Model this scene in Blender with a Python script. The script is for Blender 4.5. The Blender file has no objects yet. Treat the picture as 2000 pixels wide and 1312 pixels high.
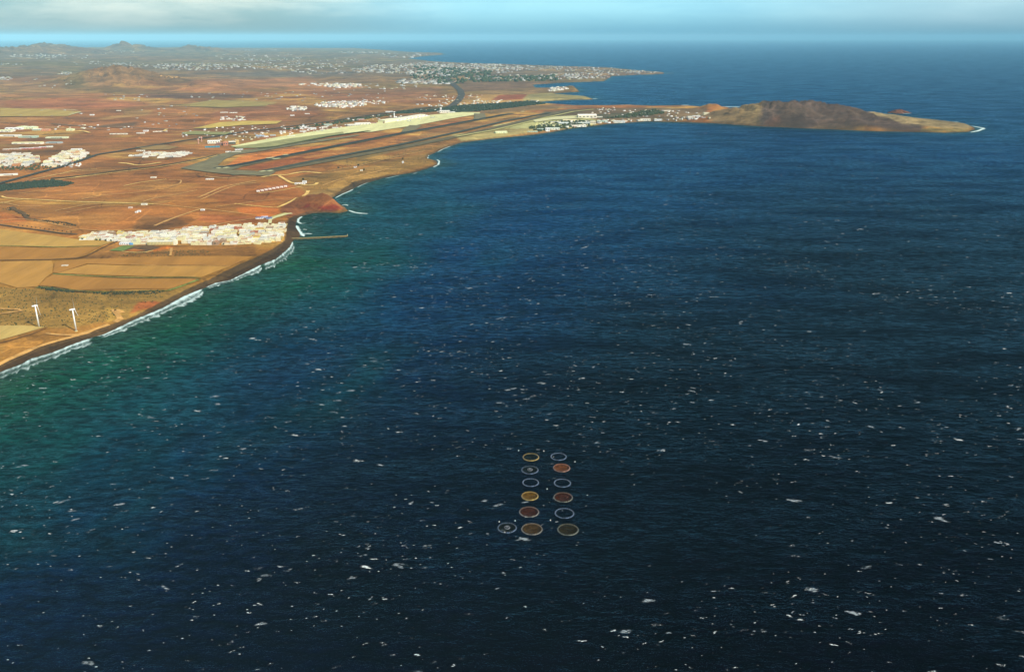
import bpy, math, random
import numpy as np
from mathutils import Vector
from mathutils.geometry import delaunay_2d_cdt

# ------------------------------------------------------------------ camera, world, sun, exposure
random.seed(7); rng = np.random.default_rng(11)
SC = bpy.context.scene
COL = SC.collection
ALT = 620.0; FPX = 1671.0; HOR = 72.0
PITCH = math.atan((656.0 - HOR) / FPX)
cd = bpy.data.cameras.new('camera'); cam = bpy.data.objects.new('camera', cd); COL.objects.link(cam)
cam.location = (0, 0, ALT); cam.rotation_euler = (math.pi / 2 - PITCH, 0, 0)
cd.sensor_width = 36.0; cd.lens = FPX / 2000.0 * 36.0; cd.clip_start = 5.0; cd.clip_end = 500000.0
SC.camera = cam
SC.cycles.volume_bounces = 3
SC.view_settings.view_transform = 'Standard'; SC.view_settings.look = 'None'
SC.view_settings.exposure = 0.22; SC.view_settings.gamma = 1.0
SC.view_settings.use_curve_mapping = False

SUN_EL = math.radians(41); SUN_AZ = math.radians(128)      # azimuth clockwise from +Y (north)
sdir = Vector((math.sin(SUN_AZ) * math.cos(SUN_EL), math.cos(SUN_AZ) * math.cos(SUN_EL), math.sin(SUN_EL)))
sd = bpy.data.lights.new('sun', 'SUN'); sd.energy = 5.0; sd.angle = math.radians(0.5); sd.color = (1.0, 0.94, 0.86)
so = bpy.data.objects.new('sun', sd); COL.objects.link(so)
so.rotation_euler = sdir.to_track_quat('Z', 'Y').to_euler(); so.location = (800, -800, 2500)

W = bpy.data.worlds.new('World'); SC.world = W; W.use_nodes = True
wt = W.node_tree; wt.nodes.clear()
def wn(t, **k):
    n = wt.nodes.new(t)
    for a, b in k.items(): setattr(n, a, b)
    return n
sky = wn('ShaderNodeTexSky', sky_type='NISHITA', sun_disc=False)
sky.sun_elevation = SUN_EL; sky.sun_rotation = SUN_AZ; sky.altitude = 600; sky.air_density = 1.0; sky.dust_density = 0.3; sky.ozone_density = 2.0
bg = wn('ShaderNodeBackground'); bg.inputs['Strength'].default_value = 0.068
out = wn('ShaderNodeOutputWorld')
geo = wn('ShaderNodeTexCoord')
sep = wn('ShaderNodeSeparateXYZ'); wt.links.new(geo.outputs['Generated'], sep.inputs[0])
mp = wn('ShaderNodeMapping'); mp.inputs['Scale'].default_value = (1.6, 1.6, 9.0)
wt.links.new(geo.outputs['Generated'], mp.inputs[0])
nz = wn('ShaderNodeTexNoise'); nz.inputs['Scale'].default_value = 3.0; nz.inputs['Detail'].default_value = 6; nz.inputs['Roughness'].default_value = 0.55
wt.links.new(mp.outputs[0], nz.inputs['Vector'])
def wmap(src, a, b, c, d):
    m = wn('ShaderNodeMapRange'); m.inputs[1].default_value = a; m.inputs[2].default_value = b
    m.inputs[3].default_value = c; m.inputs[4].default_value = d; m.clamp = True
    m.interpolation_type = 'SMOOTHSTEP'
    wt.links.new(src, m.inputs[0]); return m.outputs[0]
def wmath(op, a, b):
    m = wn('ShaderNodeMath', operation=op); m.use_clamp = False
    for i, v in enumerate((a, b)):
        if isinstance(v, (int, float)): m.inputs[i].default_value = v
        else: wt.links.new(v, m.inputs[i])
    return m.outputs[0]
left = wmap(sep.outputs[0], -0.03, -0.30, 0.0, 1.0)       # grey cloud bank over the land, to the north-west
right = wmap(sep.outputs[0], 0.15, 0.50, 0.0, 1.0)        # thinner, greyer veil to the north-east
low = wmap(sep.outputs[2], 0.50, 0.14, 0.0, 1.0)  # veil carried well above the frame to add ambient light
shade = wmap(nz.outputs['Fac'], 0.36, 0.66, 0.0, 1.0)
def wcol(f, a, b):
    m = wn('ShaderNodeMix', data_type='RGBA')
    wt.links.new(f, m.inputs[0])
    for k, v in ((6, a), (7, b)):
        if isinstance(v, tuple): m.inputs[k].default_value = (*v, 1)
        else: wt.links.new(v, m.inputs[k])
    return m.outputs[2]
grey = wcol(shade, (5.0, 7.7, 7.8), (11.6, 12.8, 11.4))
mid_ = wcol(shade, (4.6, 9.9, 12.2), (5.9, 11.6, 13.3))
rt = wcol(shade, (5.8, 9.2, 10.4), (7.4, 10.8, 11.8))
veil = wcol(left, wcol(right, mid_, rt), grey)
# the air thickens toward the horizon
band = wmap(sep.outputs[2], 0.034, -0.006, 0.0, 1.0)
hcol = wcol(left, wcol(right, (1.8, 4.9, 6.9), (1.9, 4.1, 5.5)), (2.6, 3.9, 4.1))
veil = wcol(band, veil, hcol)
wt.links.new(wcol(low, sky.outputs[0], veil), bg.inputs['Color']); wt.links.new(bg.outputs[0], out.inputs[0])

# ------------------------------------------------------------------ helpers: projection, colour, noise
CP, SP = math.cos(PITCH), math.sin(PITCH)
def ray(px, py):
    cx = np.asarray(px, float) - 1000.0; cy = 656.0 - np.asarray(py, float)
    return cx, FPX * CP + cy * SP, cy * CP - FPX * SP
def ground0(px, py, z=0.0):
    """a point of the photograph to its place on the plane z"""
    dx, dy, dz = ray(px, py); t = (z - ALT) / dz
    return np.stack([dx * t, dy * t], -1)
def lin(c):
    c = np.asarray(c, float) / 255.0
    return np.where(c <= 0.04045, c / 12.92, ((c + 0.055) / 1.055) ** 2.4)
KL = np.array([1.14, 1.14, 1.75])
def A(r, g, b):
    """albedo from the tone a sunlit level surface shows"""
    return tuple(float(v) for v in np.minimum(lin((r, g, b)) / KL, 0.85)) + (1.0,)

def hashn(ix, iy, s):
    v = np.sin(ix * 127.1 + iy * 311.7 + s * 74.7) * 43758.5453
    return v - np.floor(v)
def vnoise(x, y, s=0):
    ix = np.floor(x); iy = np.floor(y); fx = x - ix; fy = y - iy
    fx = fx * fx * (3 - 2 * fx); fy = fy * fy * (3 - 2 * fy)
    a = hashn(ix, iy, s); b = hashn(ix + 1, iy, s); c = hashn(ix, iy + 1, s); d = hashn(ix + 1, iy + 1, s)
    return (a * (1 - fx) + b * fx) * (1 - fy) + (c * (1 - fx) + d * fx) * fy
def fbm(x, y, o=4, s=0):
    r = 0.0; a = 0.5; n = 0.0
    for k in range(o):
        r = r + a * vnoise(x, y, s + k * 3.1); n += a; a *= 0.5; x = x * 2.03 + 11.3; y = y * 2.03 - 7.7
    return r / n
def sstep(a, b, x):
    t = np.clip((x - a) / (b - a), 0, 1); return t * t * (3 - 2 * t)

# ------------------------------------------------------------------ coast
SHORE_S = [(0,726),(38,712.4),(61,700),(107,686.5),(137,674.3),(183,657.6),(203,653),(229,640.8),(259,625.5),(300,609),(320,600),(360,578),
 (400,562),(420,553),(450,547),(486,529),(512,516),(538,506),(555,492),(566,482),(572,470)]
SHORE_N = [(586,462),(586,455),(579,445),(577,438),(580,428),(589,422),(612.6,416),(638,415),(665,416),(680,412),(672,404),(655,394),(641.5,390),
 (652,384),(680.6,373.6),(705,361),(750,347.5),(775,342),(810,337),(833,330),(855,322.5),(852,314),(835,310),(837,304),(855,296),(875,287.5),
 (900,279),(962,271),(1037,264),(1080,258),(1112,252),(1187,242.5),(1262,237.5),(1337,239),(1375,240),(1410,242),(1485,247),(1590,251.5),
 (1710,256.6),(1800,258.3),(1845,259.5),(1890,258),(1905,253),(1900,248),(1860,240),(1800,233),(1755,226),(1695,221),(1600,219),(1520,218),
 (1462,215),(1430,214),(1400,212),(1370,209.5),(1335,207),(1275,208),(1225,206),(1190,207),(1162,207),(1125,207),(1100,205),(1060,202.5),
 (1047,200),(1075,197.5),(1112,195.5),(1160,194.5),(1145,189),(1090,185),(1080,183),(1132,180),(1125,172.5),(1110,169),(1075,172.5),
 (1047,172.5),(1040,166),(1100,162),(1180,159),(1195,149),(1250,146.5),(1296,145),(1297,142),(1237,137.5),(1187,132.5),(1100,130),(987,126),
 (925,124.5),(850,121),(820,117.5),(795,115),(825,110.5),(868,107),(862,104),(800,102)]
def P(l): 
    a = np.array(l, float); return ground0(a[:, 0], a[:, 1])
c1 = P(SHORE_S); c2 = P(SHORE_N)
tail = np.array([[-1350, -600], [-1150, 900]])
COAST = np.vstack([np.array([[-70000, -2500]]), np.array([[-2600, -2500]]), tail, c1, c2, np.array([[-9000, 52000], [-70000, 60000]])])
def seg_dist(x, y, poly, closed=True):
    d2 = np.full(x.shape, 1e18); n = len(poly)
    for i in range(n if closed else n - 1):
        ax, ay = poly[i]; bx, by = poly[(i + 1) % n]
        vx, vy = bx - ax, by - ay; L = vx * vx + vy * vy + 1e-9
        t = np.clip(((x - ax) * vx + (y - ay) * vy) / L, 0, 1)
        dx = x - ax - t * vx; dy = y - ay - t * vy
        np.minimum(d2, dx * dx + dy * dy, out=d2)
    return np.sqrt(d2)
def inside(x, y, poly):
    c = np.zeros(x.shape, bool); n = len(poly)
    for i in range(n):
        ax, ay = poly[i]; bx, by = poly[(i + 1) % n]
        if ay == by: continue
        c ^= ((ay > y) != (by > y)) & (x < (bx - ax) * (y - ay) / (by - ay) + ax)
    return c
def sdf(x, y, poly):
    return np.where(inside(x, y, poly), 1.0, -1.0) * seg_dist(x, y, poly)

# ------------------------------------------------------------------ terrain height
def hill(bx, by, top, rx, ry=None, ang=0.0, pw=1.0):
    """a hill whose foot is at photo point (bx, by); top = photo row of its summit"""
    c = ground0(bx, by, 0); dx, dy, dz = ray(bx, top)
    z = ALT + dz * c[1] / dy
    return [c[0], c[1], z, rx, ry or rx, ang, pw]
HILLS = [
    [*P([(1560, 238)])[0], 97, 420, 300, 0.05, 1],       # headland hill
    [*P([(1650, 243)])[0], 58, 480, 240, 0.1, 1],
    [*P([(1755, 250)])[0], 38, 420, 190, 0.15, 1],
    [*P([(1480, 236)])[0], 52, 330, 260, -0.1, 1],
    [*P([(1420, 234)])[0], 22, 220, 200, -0.1, 1],
    [*P([(1392, 216)])[0], 46, 110, 110, 0, 1],           # small cone on the isthmus
    [*P([(1118, 176)])[0], 40, 160, 200, 0, 1],
]
RED = [(545,410),(560,396),(590,390),(625,389),(650,392),(668,402),(678,411),(665,415),(638,414),(610,414),(585,420),(565,424)]
REDW = P(RED)
c = P([(622, 403)])[0]; HILLS.append([c[0], c[1], 34, 105, 62, -0.1, 1])
c = P([(655, 407)])[0]; HILLS.append([c[0], c[1], 16, 60, 40, -0.3, 1])
def base_h(x, y, s):
    sp = np.maximum(s, 0)
    h = 13 * (1 - np.exp(-sp / 34.0)) + 250 * sp * sp / (sp * sp + 11500.0 ** 2)
    h = np.where(s < 0, np.maximum(s * 0.25, -9.0), h)
    amp = sstep(900, 6000, sp)
    h = h + amp * (fbm(x / 2600, y / 2600, 4, 5) - 0.45) * 120 + sstep(600, 2500, sp) * (fbm(x / 900, y / 900, 3, 9) - 0.5) * 22
    # airfield kept level
    return h
def H(x, y, s=None, hills=True):
    x = np.asarray(x, float); y = np.asarray(y, float)
    if s is None: s = sdf(x, y, COAST)
    h = base_h(x, y, s)
    sp = sstep(0, 60, s)
    e = np.zeros_like(h)
    for hx, hy, hz, rx, ry, an, pw in HILLS:
        ca, sa = math.cos(an), math.sin(an); dx = x - hx; dy = y - hy
        u = (dx * ca + dy * sa) / rx; v = (-dx * sa + dy * ca) / ry
        r2 = u * u + v * v
        e = e + hz * np.exp(-r2 * 0.9)
    rg = 1 - np.abs(2 * fbm(x / 95 + 0.004 * y, y / 260, 4, 2) - 1) * 1.6      # gullies running down the slopes
    rough = 0.70 + 0.42 * rg + 0.14 * (fbm(x / 40, y / 40, 3, 8) - .5)
    return h + e * sp * rough
def UP(px, py):
    """photo point -> ground point on the terrain"""
    px = np.atleast_1d(np.asarray(px, float)); py = np.atleast_1d(np.asarray(py, float))
    z = np.zeros_like(px); dx, dy, dz = ray(px, py)
    for k in range(14):
        t = (z - ALT) / np.minimum(dz, -6.0); zz = np.clip(H(dx * t, dy * t), 0, 420); z = z * 0.5 + zz * 0.5
    return np.stack([dx * t, dy * t, z], -1)
# hills inland, their feet on the terrain
for (bx, by, top, rx, ry) in [(215,160,131,620,900),(258,161,140,520,800),(238,99,80,560,900),(262,99,89,700,900),(87,99,82,700,1200),(60,99,86,1100,1500),(115,100,86,900,1500),(20,101,88,1300,2000),(372,100,89,480,900),(395,100,93,500,900),(421,100,92,420,900),
                              (135,101,92,1100,2000),(690,148,143,900,1100),(300,101,95,1100,2000),(425,168,162,500,700),(375,163,157,600,700)]:
    g = UP(bx, by)[0]; dx, dy, dz = ray(bx, top); zt = ALT + dz * g[1] / dy
    HILLS.append([g[0], g[1], max(8.0, (zt - g[2]) * 0.92), rx * 0.8, ry * 0.8, 0, 1])

# ------------------------------------------------------------------ materials
MATS = {}
def nodes(m): 
    m.use_nodes = True; nt = m.node_tree; nt.nodes.clear()
    o = nt.nodes.new('ShaderNodeOutputMaterial'); p = nt.nodes.new('ShaderNodeBsdfPrincipled')
    nt.links.new(p.outputs[0], o.inputs[0]); return nt, p, o
def nnoise(nt, vec, scale, detail=4, rough=0.55):
    n = nt.nodes.new('ShaderNodeTexNoise'); n.inputs['Scale'].default_value = scale; n.inputs['Detail'].default_value = detail; n.inputs['Roughness'].default_value = rough
    if vec is not None: nt.links.new(vec, n.inputs['Vector'])
    return n.outputs['Fac']
def nmap(nt, src, a, b, c, d, smooth=True):
    m = nt.nodes.new('ShaderNodeMapRange'); m.interpolation_type = 'SMOOTHSTEP' if smooth else 'LINEAR'
    for i, v in enumerate((a, b, c, d)): m.inputs[i + 1].default_value = v
    nt.links.new(src, m.inputs[0]); return m.outputs[0]
def nmath(nt, op, a, b=0.0):
    m = nt.nodes.new('ShaderNodeMath'); m.operation = op
    for i, v in enumerate((a, b)):
        if isinstance(v, (int, float)): m.inputs[i].default_value = v
        else: nt.links.new(v, m.inputs[i])
    return m.outputs[0]
def nmix(nt, f, a, b, mode='MIX'):
    m = nt.nodes.new('ShaderNodeMix'); m.data_type = 'RGBA'; m.blend_type = mode
    if isinstance(f, (int, float)): m.inputs[0].default_value = f
    else: nt.links.new(f, m.inputs[0])
    for i, v in ((6, a), (7, b)):
        if isinstance(v, tuple): m.inputs[i].default_value = v
        else: nt.links.new(v, m.inputs[i])
    return m.outputs[2]
def ncoord(nt, scale=(1, 1, 1), rot=0.0, kind='Object'):
    t = nt.nodes.new('ShaderNodeTexCoord'); m = nt.nodes.new('ShaderNodeMapping')
    m.inputs['Scale'].default_value = scale; m.inputs['Rotation'].default_value = (0, 0, rot)
    nt.links.new(t.outputs[kind], m.inputs[0]); return m.outputs[0]
def mat(name, col, rough=0.9, var=0.25, size=12.0, stretch=(1, 1, 1), rot=0.0, spec=0.3):
    """a plain procedural material: base colour varied by two scales of noise"""
    if name in MATS: return MATS[name]
    m = bpy.data.materials.new(name); nt, p, o = nodes(m)
    v = ncoord(nt, stretch, rot)
    n1 = nnoise(nt, v, 1.0 / size, 5, 0.6); n2 = nnoise(nt, v, 7.0 / size, 3, 0.6)
    f = nmath(nt, 'ADD', nmap(nt, n1, 0.3, 0.7, 1 - var, 1 + var), nmap(nt, n2, 0.3, 0.7, -var * 0.4, var * 0.4))
    cc = nt.nodes.new('ShaderNodeVectorMath'); cc.operation = 'SCALE'; cc.inputs[0].default_value = col[:3]
    nt.links.new(f, cc.inputs['Scale']); nt.links.new(cc.outputs[0], p.inputs['Base Color'])
    p.inputs['Roughness'].default_value = rough; p.inputs['Specular IOR Level'].default_value = spec
    m.diffuse_color = col; MATS[name] = m; return m

def land_material():
    m = bpy.data.materials.new('land'); nt, p, o = nodes(m)
    a = nt.nodes.new('ShaderNodeAttribute'); a.attribute_name = 'tone'
    v = ncoord(nt); vs = ncoord(nt, (0.35, 1.0, 1.0), 0.25)
    big = nnoise(nt, v, 1 / 420.0, 6, 0.62); mid = nnoise(nt, vs, 1 / 60.0, 6, 0.65); fine = nnoise(nt, v, 1 / 9.0, 4, 0.7)
    f = nmath(nt, 'MULTIPLY', nmap(nt, big, 0.3, 0.7, 0.78, 1.24), nmath(nt, 'MULTIPLY', nmap(nt, mid, 0.28, 0.72, 0.72, 1.30), nmap(nt, fine, 0.25, 0.75, 0.72, 1.28)))
    sc = nt.nodes.new('ShaderNodeVectorMath'); sc.operation = 'SCALE'
    nt.links.new(a.outputs['Color'], sc.inputs[0]); nt.links.new(f, sc.inputs['Scale'])
    # old field parcels: each its own shade, thin pale tracks and dark walls between some of them
    vp = ncoord(nt, (1.0, 0.62, 1.0), 0.22); wv = nt.nodes.new('ShaderNodeVectorMath'); wv.operation = 'ADD'; nt.links.new(vp, wv.inputs[0])
    wz = nt.nodes.new('ShaderNodeTexNoise'); wz.inputs['Scale'].default_value = 1 / 260.0; nt.links.new(v, wz.inputs['Vector'])
    ws = nt.nodes.new('ShaderNodeVectorMath'); ws.operation = 'SCALE'; ws.inputs['Scale'].default_value = 90.0; nt.links.new(wz.outputs['Color'], ws.inputs[0]); nt.links.new(ws.outputs[0], wv.inputs[1])
    for sz_, amp_, thr_ in ((1 / 170.0, 0.17, 0.02), (1 / 640.0, 0.13, 0.010)):
        vo = nt.nodes.new('ShaderNodeTexVoronoi'); vo.inputs['Scale'].default_value = sz_; vo.distance = 'CHEBYCHEV'; nt.links.new(wv.outputs[0], vo.inputs['Vector'])
        sp_ = nt.nodes.new('ShaderNodeSeparateColor'); nt.links.new(vo.outputs['Color'], sp_.inputs[0])
        f = nmath(nt, 'MULTIPLY', f, nmap(nt, sp_.outputs[0], 0.0, 1.0, 1 - amp_, 1 + amp_, False))
        ve = nt.nodes.new('ShaderNodeTexVoronoi'); ve.feature = 'DISTANCE_TO_EDGE'; ve.inputs['Scale'].default_value = sz_; nt.links.new(wv.outputs[0], ve.inputs['Vector'])
        ed = nmap(nt, ve.outputs['Distance'], thr_ * 0.4, thr_, 1.0, 0.0)
        f = nmath(nt, 'ADD', f, nmath(nt, 'MULTIPLY', ed, nmap(nt, big, 0.42, 0.58, -0.30, 0.42)))
    nt.links.new(f, sc.inputs['Scale'])
    # patches of dry scrub
    scr = nmap(nt, nnoise(nt, v, 1 / 26.0, 5, 0.75), 0.60, 0.70, 0.0, 0.55)
    scrz = nmath(nt, 'MULTIPLY', scr, a.outputs['Alpha'])
    c2 = nmix(nt, scrz, sc.outputs[0], (0.075, 0.06, 0.022, 1))
    nt.links.new(c2, p.inputs['Base Color']); p.inputs['Roughness'].default_value = 1.0; p.inputs['Specular IOR Level'].default_value = 0.1
    b = nt.nodes.new('ShaderNodeBump'); b.inputs['Strength'].default_value = 0.5; b.inputs['Distance'].default_value = 2.0
    nt.links.new(fine, b.inputs['Height']); nt.links.new(b.outputs[0], p.inputs['Normal'])
    return m
LAND = land_material()

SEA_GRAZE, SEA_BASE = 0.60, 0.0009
def sea_material():
    m = bpy.data.materials.new('sea water'); nt, p, o = nodes(m)
    a = nt.nodes.new('ShaderNodeAttribute'); a.attribute_name = 'tone'
    v = ncoord(nt, (0.45, 1, 1), 0.16); v2 = ncoord(nt, (0.6, 1, 1), -0.22); v3 = ncoord(nt)
    w1 = nnoise(nt, v, 1 / 14.0, 6, 0.72); w2 = nnoise(nt, v2, 1 / 55.0, 4, 0.6); w3 = nnoise(nt, v3, 1 / 380.0, 4, 0.6)
    f = nmath(nt, 'MULTIPLY', nmap(nt, w1, 0.34, 0.68, 0.35, 1.8), nmath(nt, 'MULTIPLY', nmap(nt, w3, 0.3, 0.7, 0.8, 1.2), nmap(nt, w2, 0.3, 0.7, 0.8, 1.25)))  # light and dark of the ripples put into the body colour
    sc = nt.nodes.new('ShaderNodeVectorMath'); sc.operation = 'SCALE'
    nt.links.new(a.outputs['Color'], sc.inputs[0]); nt.links.new(f, sc.inputs['Scale'])
    # scattered specks of spray and old foam on the crests
    fl = nnoise(nt, ncoord(nt, (0.5, 1, 1), 0.1), 1 / 3.2, 3, 0.7); fl = nmath(nt, 'MULTIPLY', nmap(nt, fl, 0.66, 0.80, 0.0, 1.0), nmap(nt, w1, 0.5, 0.66, 0.0, 1.0))
    fc = nmix(nt, nmath(nt, 'MULTIPLY', fl, 0.10), sc.outputs[0], (0.50, 0.58, 0.60, 1))
    # wind-roughened water: dark body colour under a sheen that grows only gently toward grazing
    nt.nodes.remove(p); p = nt.nodes.new('ShaderNodeBsdfDiffuse'); g = nt.nodes.new('ShaderNodeBsdfGlossy'); mx = nt.nodes.new('ShaderNodeMixShader')
    nt.links.new(fc, p.inputs['Color']); g.inputs['Roughness'].default_value = 0.28; g.inputs['Color'].default_value = (0.32, 0.74, 1.0, 1)
    h = nmath(nt, 'ADD', nmath(nt, 'MULTIPLY', w1, 3.8), nmath(nt, 'MULTIPLY', w2, 4.0))
    b = nt.nodes.new('ShaderNodeBump'); b.inputs['Strength'].default_value = 1.0; b.inputs['Distance'].default_value = 1.0
    nt.links.new(h, b.inputs['Height']); nt.links.new(b.outputs[0], p.inputs['Normal']); nt.links.new(b.outputs[0], g.inputs['Normal'])
    lw = nt.nodes.new('ShaderNodeLayerWeight'); lw.inputs['Blend'].default_value = 0.5; nt.links.new(b.outputs[0], lw.inputs['Normal'])
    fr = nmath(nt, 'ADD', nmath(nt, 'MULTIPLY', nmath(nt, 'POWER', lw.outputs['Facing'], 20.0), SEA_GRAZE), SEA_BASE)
    fr = nmath(nt, 'MULTIPLY', fr, nmath(nt, 'MULTIPLY', nmap(nt, w1, 0.36, 0.66, 0.4, 1.6), nmap(nt, nnoise(nt, ncoord(nt, (0.35, 1, 1), -0.35), 1 / 120.0, 4, 0.6), 0.35, 0.65, 0.55, 1.5)))  # ripple glints put into the sheen strength by the wave noise
    nt.links.new(fr, mx.inputs[0]); nt.links.new(p.outputs[0], mx.inputs[1]); nt.links.new(g.outputs[0], mx.inputs[2]); nt.links.new(mx.outputs[0], o.inputs[0])
    return m
SEA = sea_material()

def foam_material(name, lo, hi, tint=(0.75, 0.86, 0.80, 1), attr=True, amax=1.0, size=7.0):
    m = bpy.data.materials.new(name); nt, p, o = nodes(m)
    v = ncoord(nt, (1.0, 0.55, 1), 0.25)
    n = nnoise(nt, v, 1 / size, 6, 0.7)
    if attr:
        a = nt.nodes.new('ShaderNodeAttribute'); a.attribute_name = 'cover'
        n = nmath(nt, 'ADD', nmath(nt, 'MULTIPLY', n, 0.9), nmath(nt, 'SUBTRACT', a.outputs['Fac'], 0.5))
    al = nmap(nt, n, lo, hi, 0.0, amax)
    p.inputs['Base Color'].default_value = tint; p.inputs['Roughness'].default_value = 0.9; p.inputs['Specular IOR Level'].default_value = 0.1
    t = nt.nodes.new('ShaderNodeBsdfTransparent'); mx = nt.nodes.new('ShaderNodeMixShader')
    nt.links.new(al, mx.inputs[0]); nt.links.new(t.outputs[0], mx.inputs[1]); nt.links.new(p.outputs[0], mx.inputs[2]); nt.links.new(mx.outputs[0], o.inputs[0])
    return m
SURF = foam_material('surf foam', 0.36, 1.10, tint=(0.66, 0.84, 0.77, 1), amax=0.95, size=6.0)

# ------------------------------------------------------------------ object helpers
def tag(o, label=None, cat=None, group=None, kind=None):
    if label: o['label'] = label
    if cat: o['category'] = cat
    if group: o['group'] = group
    if kind: o['kind'] = kind
    return o
def mesh_obj(name, verts, faces, m, parent=None, smooth=False):
    me = bpy.data.meshes.new(name); me.from_pydata([tuple(map(float, v)) for v in verts], [], [tuple(map(int, f)) for f in faces]); me.update()
    for k in (m if isinstance(m, (list, tuple)) else [m]): me.materials.append(k)
    if smooth: me.polygons.foreach_set('use_smooth', [True] * len(me.polygons))
    o = bpy.data.objects.new(name, me); COL.objects.link(o)
    if parent: o.parent = parent
    return o
def np_mesh(name, V, F, m, smooth=False):
    """V n x 3, F n x k faces of equal size"""
    me = bpy.data.meshes.new(name); k = F.shape[1]
    me.vertices.add(len(V)); me.vertices.foreach_set('co', V.astype(np.float32).ravel())
    me.loops.add(F.size); me.loops.foreach_set('vertex_index', F.astype(np.int32).ravel())
    me.polygons.add(len(F)); me.polygons.foreach_set('loop_start', np.arange(0, F.size, k, dtype=np.int32))
    if smooth: me.polygons.foreach_set('use_smooth', np.ones(len(F), bool))
    me.update(calc_edges=True); me.validate()
    me.materials.append(m)
    o = bpy.data.objects.new(name, me); COL.objects.link(o); return o
def empty(name, loc, rz=0.0):
    o = bpy.data.objects.new(name, None); COL.objects.link(o); o.location = loc; o.rotation_euler = (0, 0, rz); return o
class MB:
    def __init__(s): s.v = []; s.f = []
    def box(s, c, d, rz=0.0):
        b = len(s.v); ca, sa = math.cos(rz), math.sin(rz)
        for z in (0, 1):
            for (x, y) in ((-.5, -.5), (.5, -.5), (.5, .5), (-.5, .5)):
                X, Y = x * d[0], y * d[1]
                s.v.append((c[0] + X * ca - Y * sa, c[1] + X * sa + Y * ca, c[2] + z * d[2]))
        s.f += [(b, b+3, b+2, b+1), (b+4, b+5, b+6, b+7)] + [(b+i, b+(i+1) % 4, b+4+(i+1) % 4, b+4+i) for i in range(4)]
        return s
    def gable(s, c, d, rise, axis=0):
        b = len(s.v); x, y = d[0] / 2, d[1] / 2; z = c[2]
        if axis == 0: pts = [(-x,-y,0),(x,-y,0),(x,y,0),(-x,y,0),(-x,0,rise),(x,0,rise)]; fs = [(0,1,5,4),(2,3,4,5),(0,4,3),(1,2,5),(0,3,2,1)]
        else: pts = [(-x,-y,0),(x,-y,0),(x,y,0),(-x,y,0),(0,-y,rise),(0,y,rise)]; fs = [(1,2,5,4),(3,0,4,5),(0,1,4),(2,3,5),(0,3,2,1)]
        s.v += [(c[0]+p[0], c[1]+p[1], z+p[2]) for p in pts]; s.f += [tuple(b+i for i in f) for f in fs]; return s
    def tube(s, p0, p1, r0, r1, n=10):
        b = len(s.v); p0 = Vector(p0); p1 = Vector(p1); d = (p1 - p0).normalized(); a = d.orthogonal().normalized(); c = d.cross(a)
        for p, r in ((p0, r0), (p1, r1)):
            for i in range(n):
                t = 2 * math.pi * i / n; s.v.append(tuple(p + a * math.cos(t) * r + c * math.sin(t) * r))
        s.f += [(b+i, b+(i+1) % n, b+n+(i+1) % n, b+n+i) for i in range(n)] + [tuple(b+i for i in reversed(range(n))), tuple(b+n+i for i in range(n))]
        return s
    def torus(s, R, r, z=0.0, n=40, k=6, c=(0, 0)):
        b = len(s.v)
        for i in range(n):
            t = 2 * math.pi * i / n
            for j in range(k):
                u = 2 * math.pi * j / k; q = R + r * math.cos(u); s.v.append((c[0] + q * math.cos(t), c[1] + q * math.sin(t), z + r * math.sin(u)))
        s.f += [(b+i*k+j, b+((i+1) % n)*k+j, b+((i+1) % n)*k+(j+1) % k, b+i*k+(j+1) % k) for i in range(n) for j in range(k)]
        return s
    def blob(s, c, r, seed=0):
        b = len(s.v); t = (1 + 5 ** .5) / 2
        V = [(-1,t,0),(1,t,0),(-1,-t,0),(1,-t,0),(0,-1,t),(0,1,t),(0,-1,-t),(0,1,-t),(t,0,-1),(t,0,1),(-t,0,-1),(-t,0,1)]
        R = random.Random(seed)
        for v in V:
            k = R.uniform(.7, 1.25) / 1.9; s.v.append((c[0]+v[0]*r[0]*k, c[1]+v[1]*r[1]*k, c[2]+v[2]*r[2]*k))
        s.f += [tuple(b+i for i in f) for f in ((0,11,5),(0,5,1),(0,1,7),(0,7,10),(0,10,11),(1,5,9),(5,11,4),(11,10,2),(10,7,6),(7,1,8),(3,9,4),(3,4,2),(3,2,6),(3,6,8),(3,8,9),(4,9,5),(2,4,11),(6,2,10),(8,6,7),(9,8,1))]
        return s
    def build(s, name, m, parent=None, smooth=False): return mesh_obj(name, s.v, s.f, m, parent, smooth)

# ------------------------------------------------------------------ land: one fan-shaped sheet of terrain, cut into ground and hills
NA, NR = 760, 640
az = np.radians(np.linspace(-50, 36, NA))
u = np.linspace(0, 1, NR); tt = (0.52 ** 0.6 + (0.0105 ** 0.6 - 0.52 ** 0.6) * u) ** (1 / 0.6)
dist = ALT / tt
AZ, D = np.meshgrid(az, dist)                       # NR x NA
X = (D * np.sin(AZ)).ravel(); Y = (D * np.cos(AZ)).ravel()
S = sdf(X, Y, COAST); Z = H(X, Y, S)

N1 = fbm(X / 1500, Y / 1500, 5, 21); N2 = fbm(X / 380, Y / 380, 5, 33); N3 = fbm(X / 6000, Y / 2500, 4, 41); N4 = fbm(X / 140, Y / 90, 4, 51)
def mixc(a, b, f): return a * (1 - f[:, None]) + b * f[:, None]
def T(r, g, b): return np.array(A(r, g, b)[:3])
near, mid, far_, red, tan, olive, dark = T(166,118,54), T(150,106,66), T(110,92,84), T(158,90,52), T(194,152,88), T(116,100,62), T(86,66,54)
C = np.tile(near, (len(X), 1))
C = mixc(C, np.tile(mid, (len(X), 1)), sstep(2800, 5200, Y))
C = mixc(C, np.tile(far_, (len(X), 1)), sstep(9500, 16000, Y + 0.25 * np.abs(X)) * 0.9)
C = mixc(C, np.tile(red, (len(X), 1)), sstep(0.50, 0.66, N1) * (1 - 0.75 * sstep(9000, 14000, Y)) * 0.5)
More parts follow.
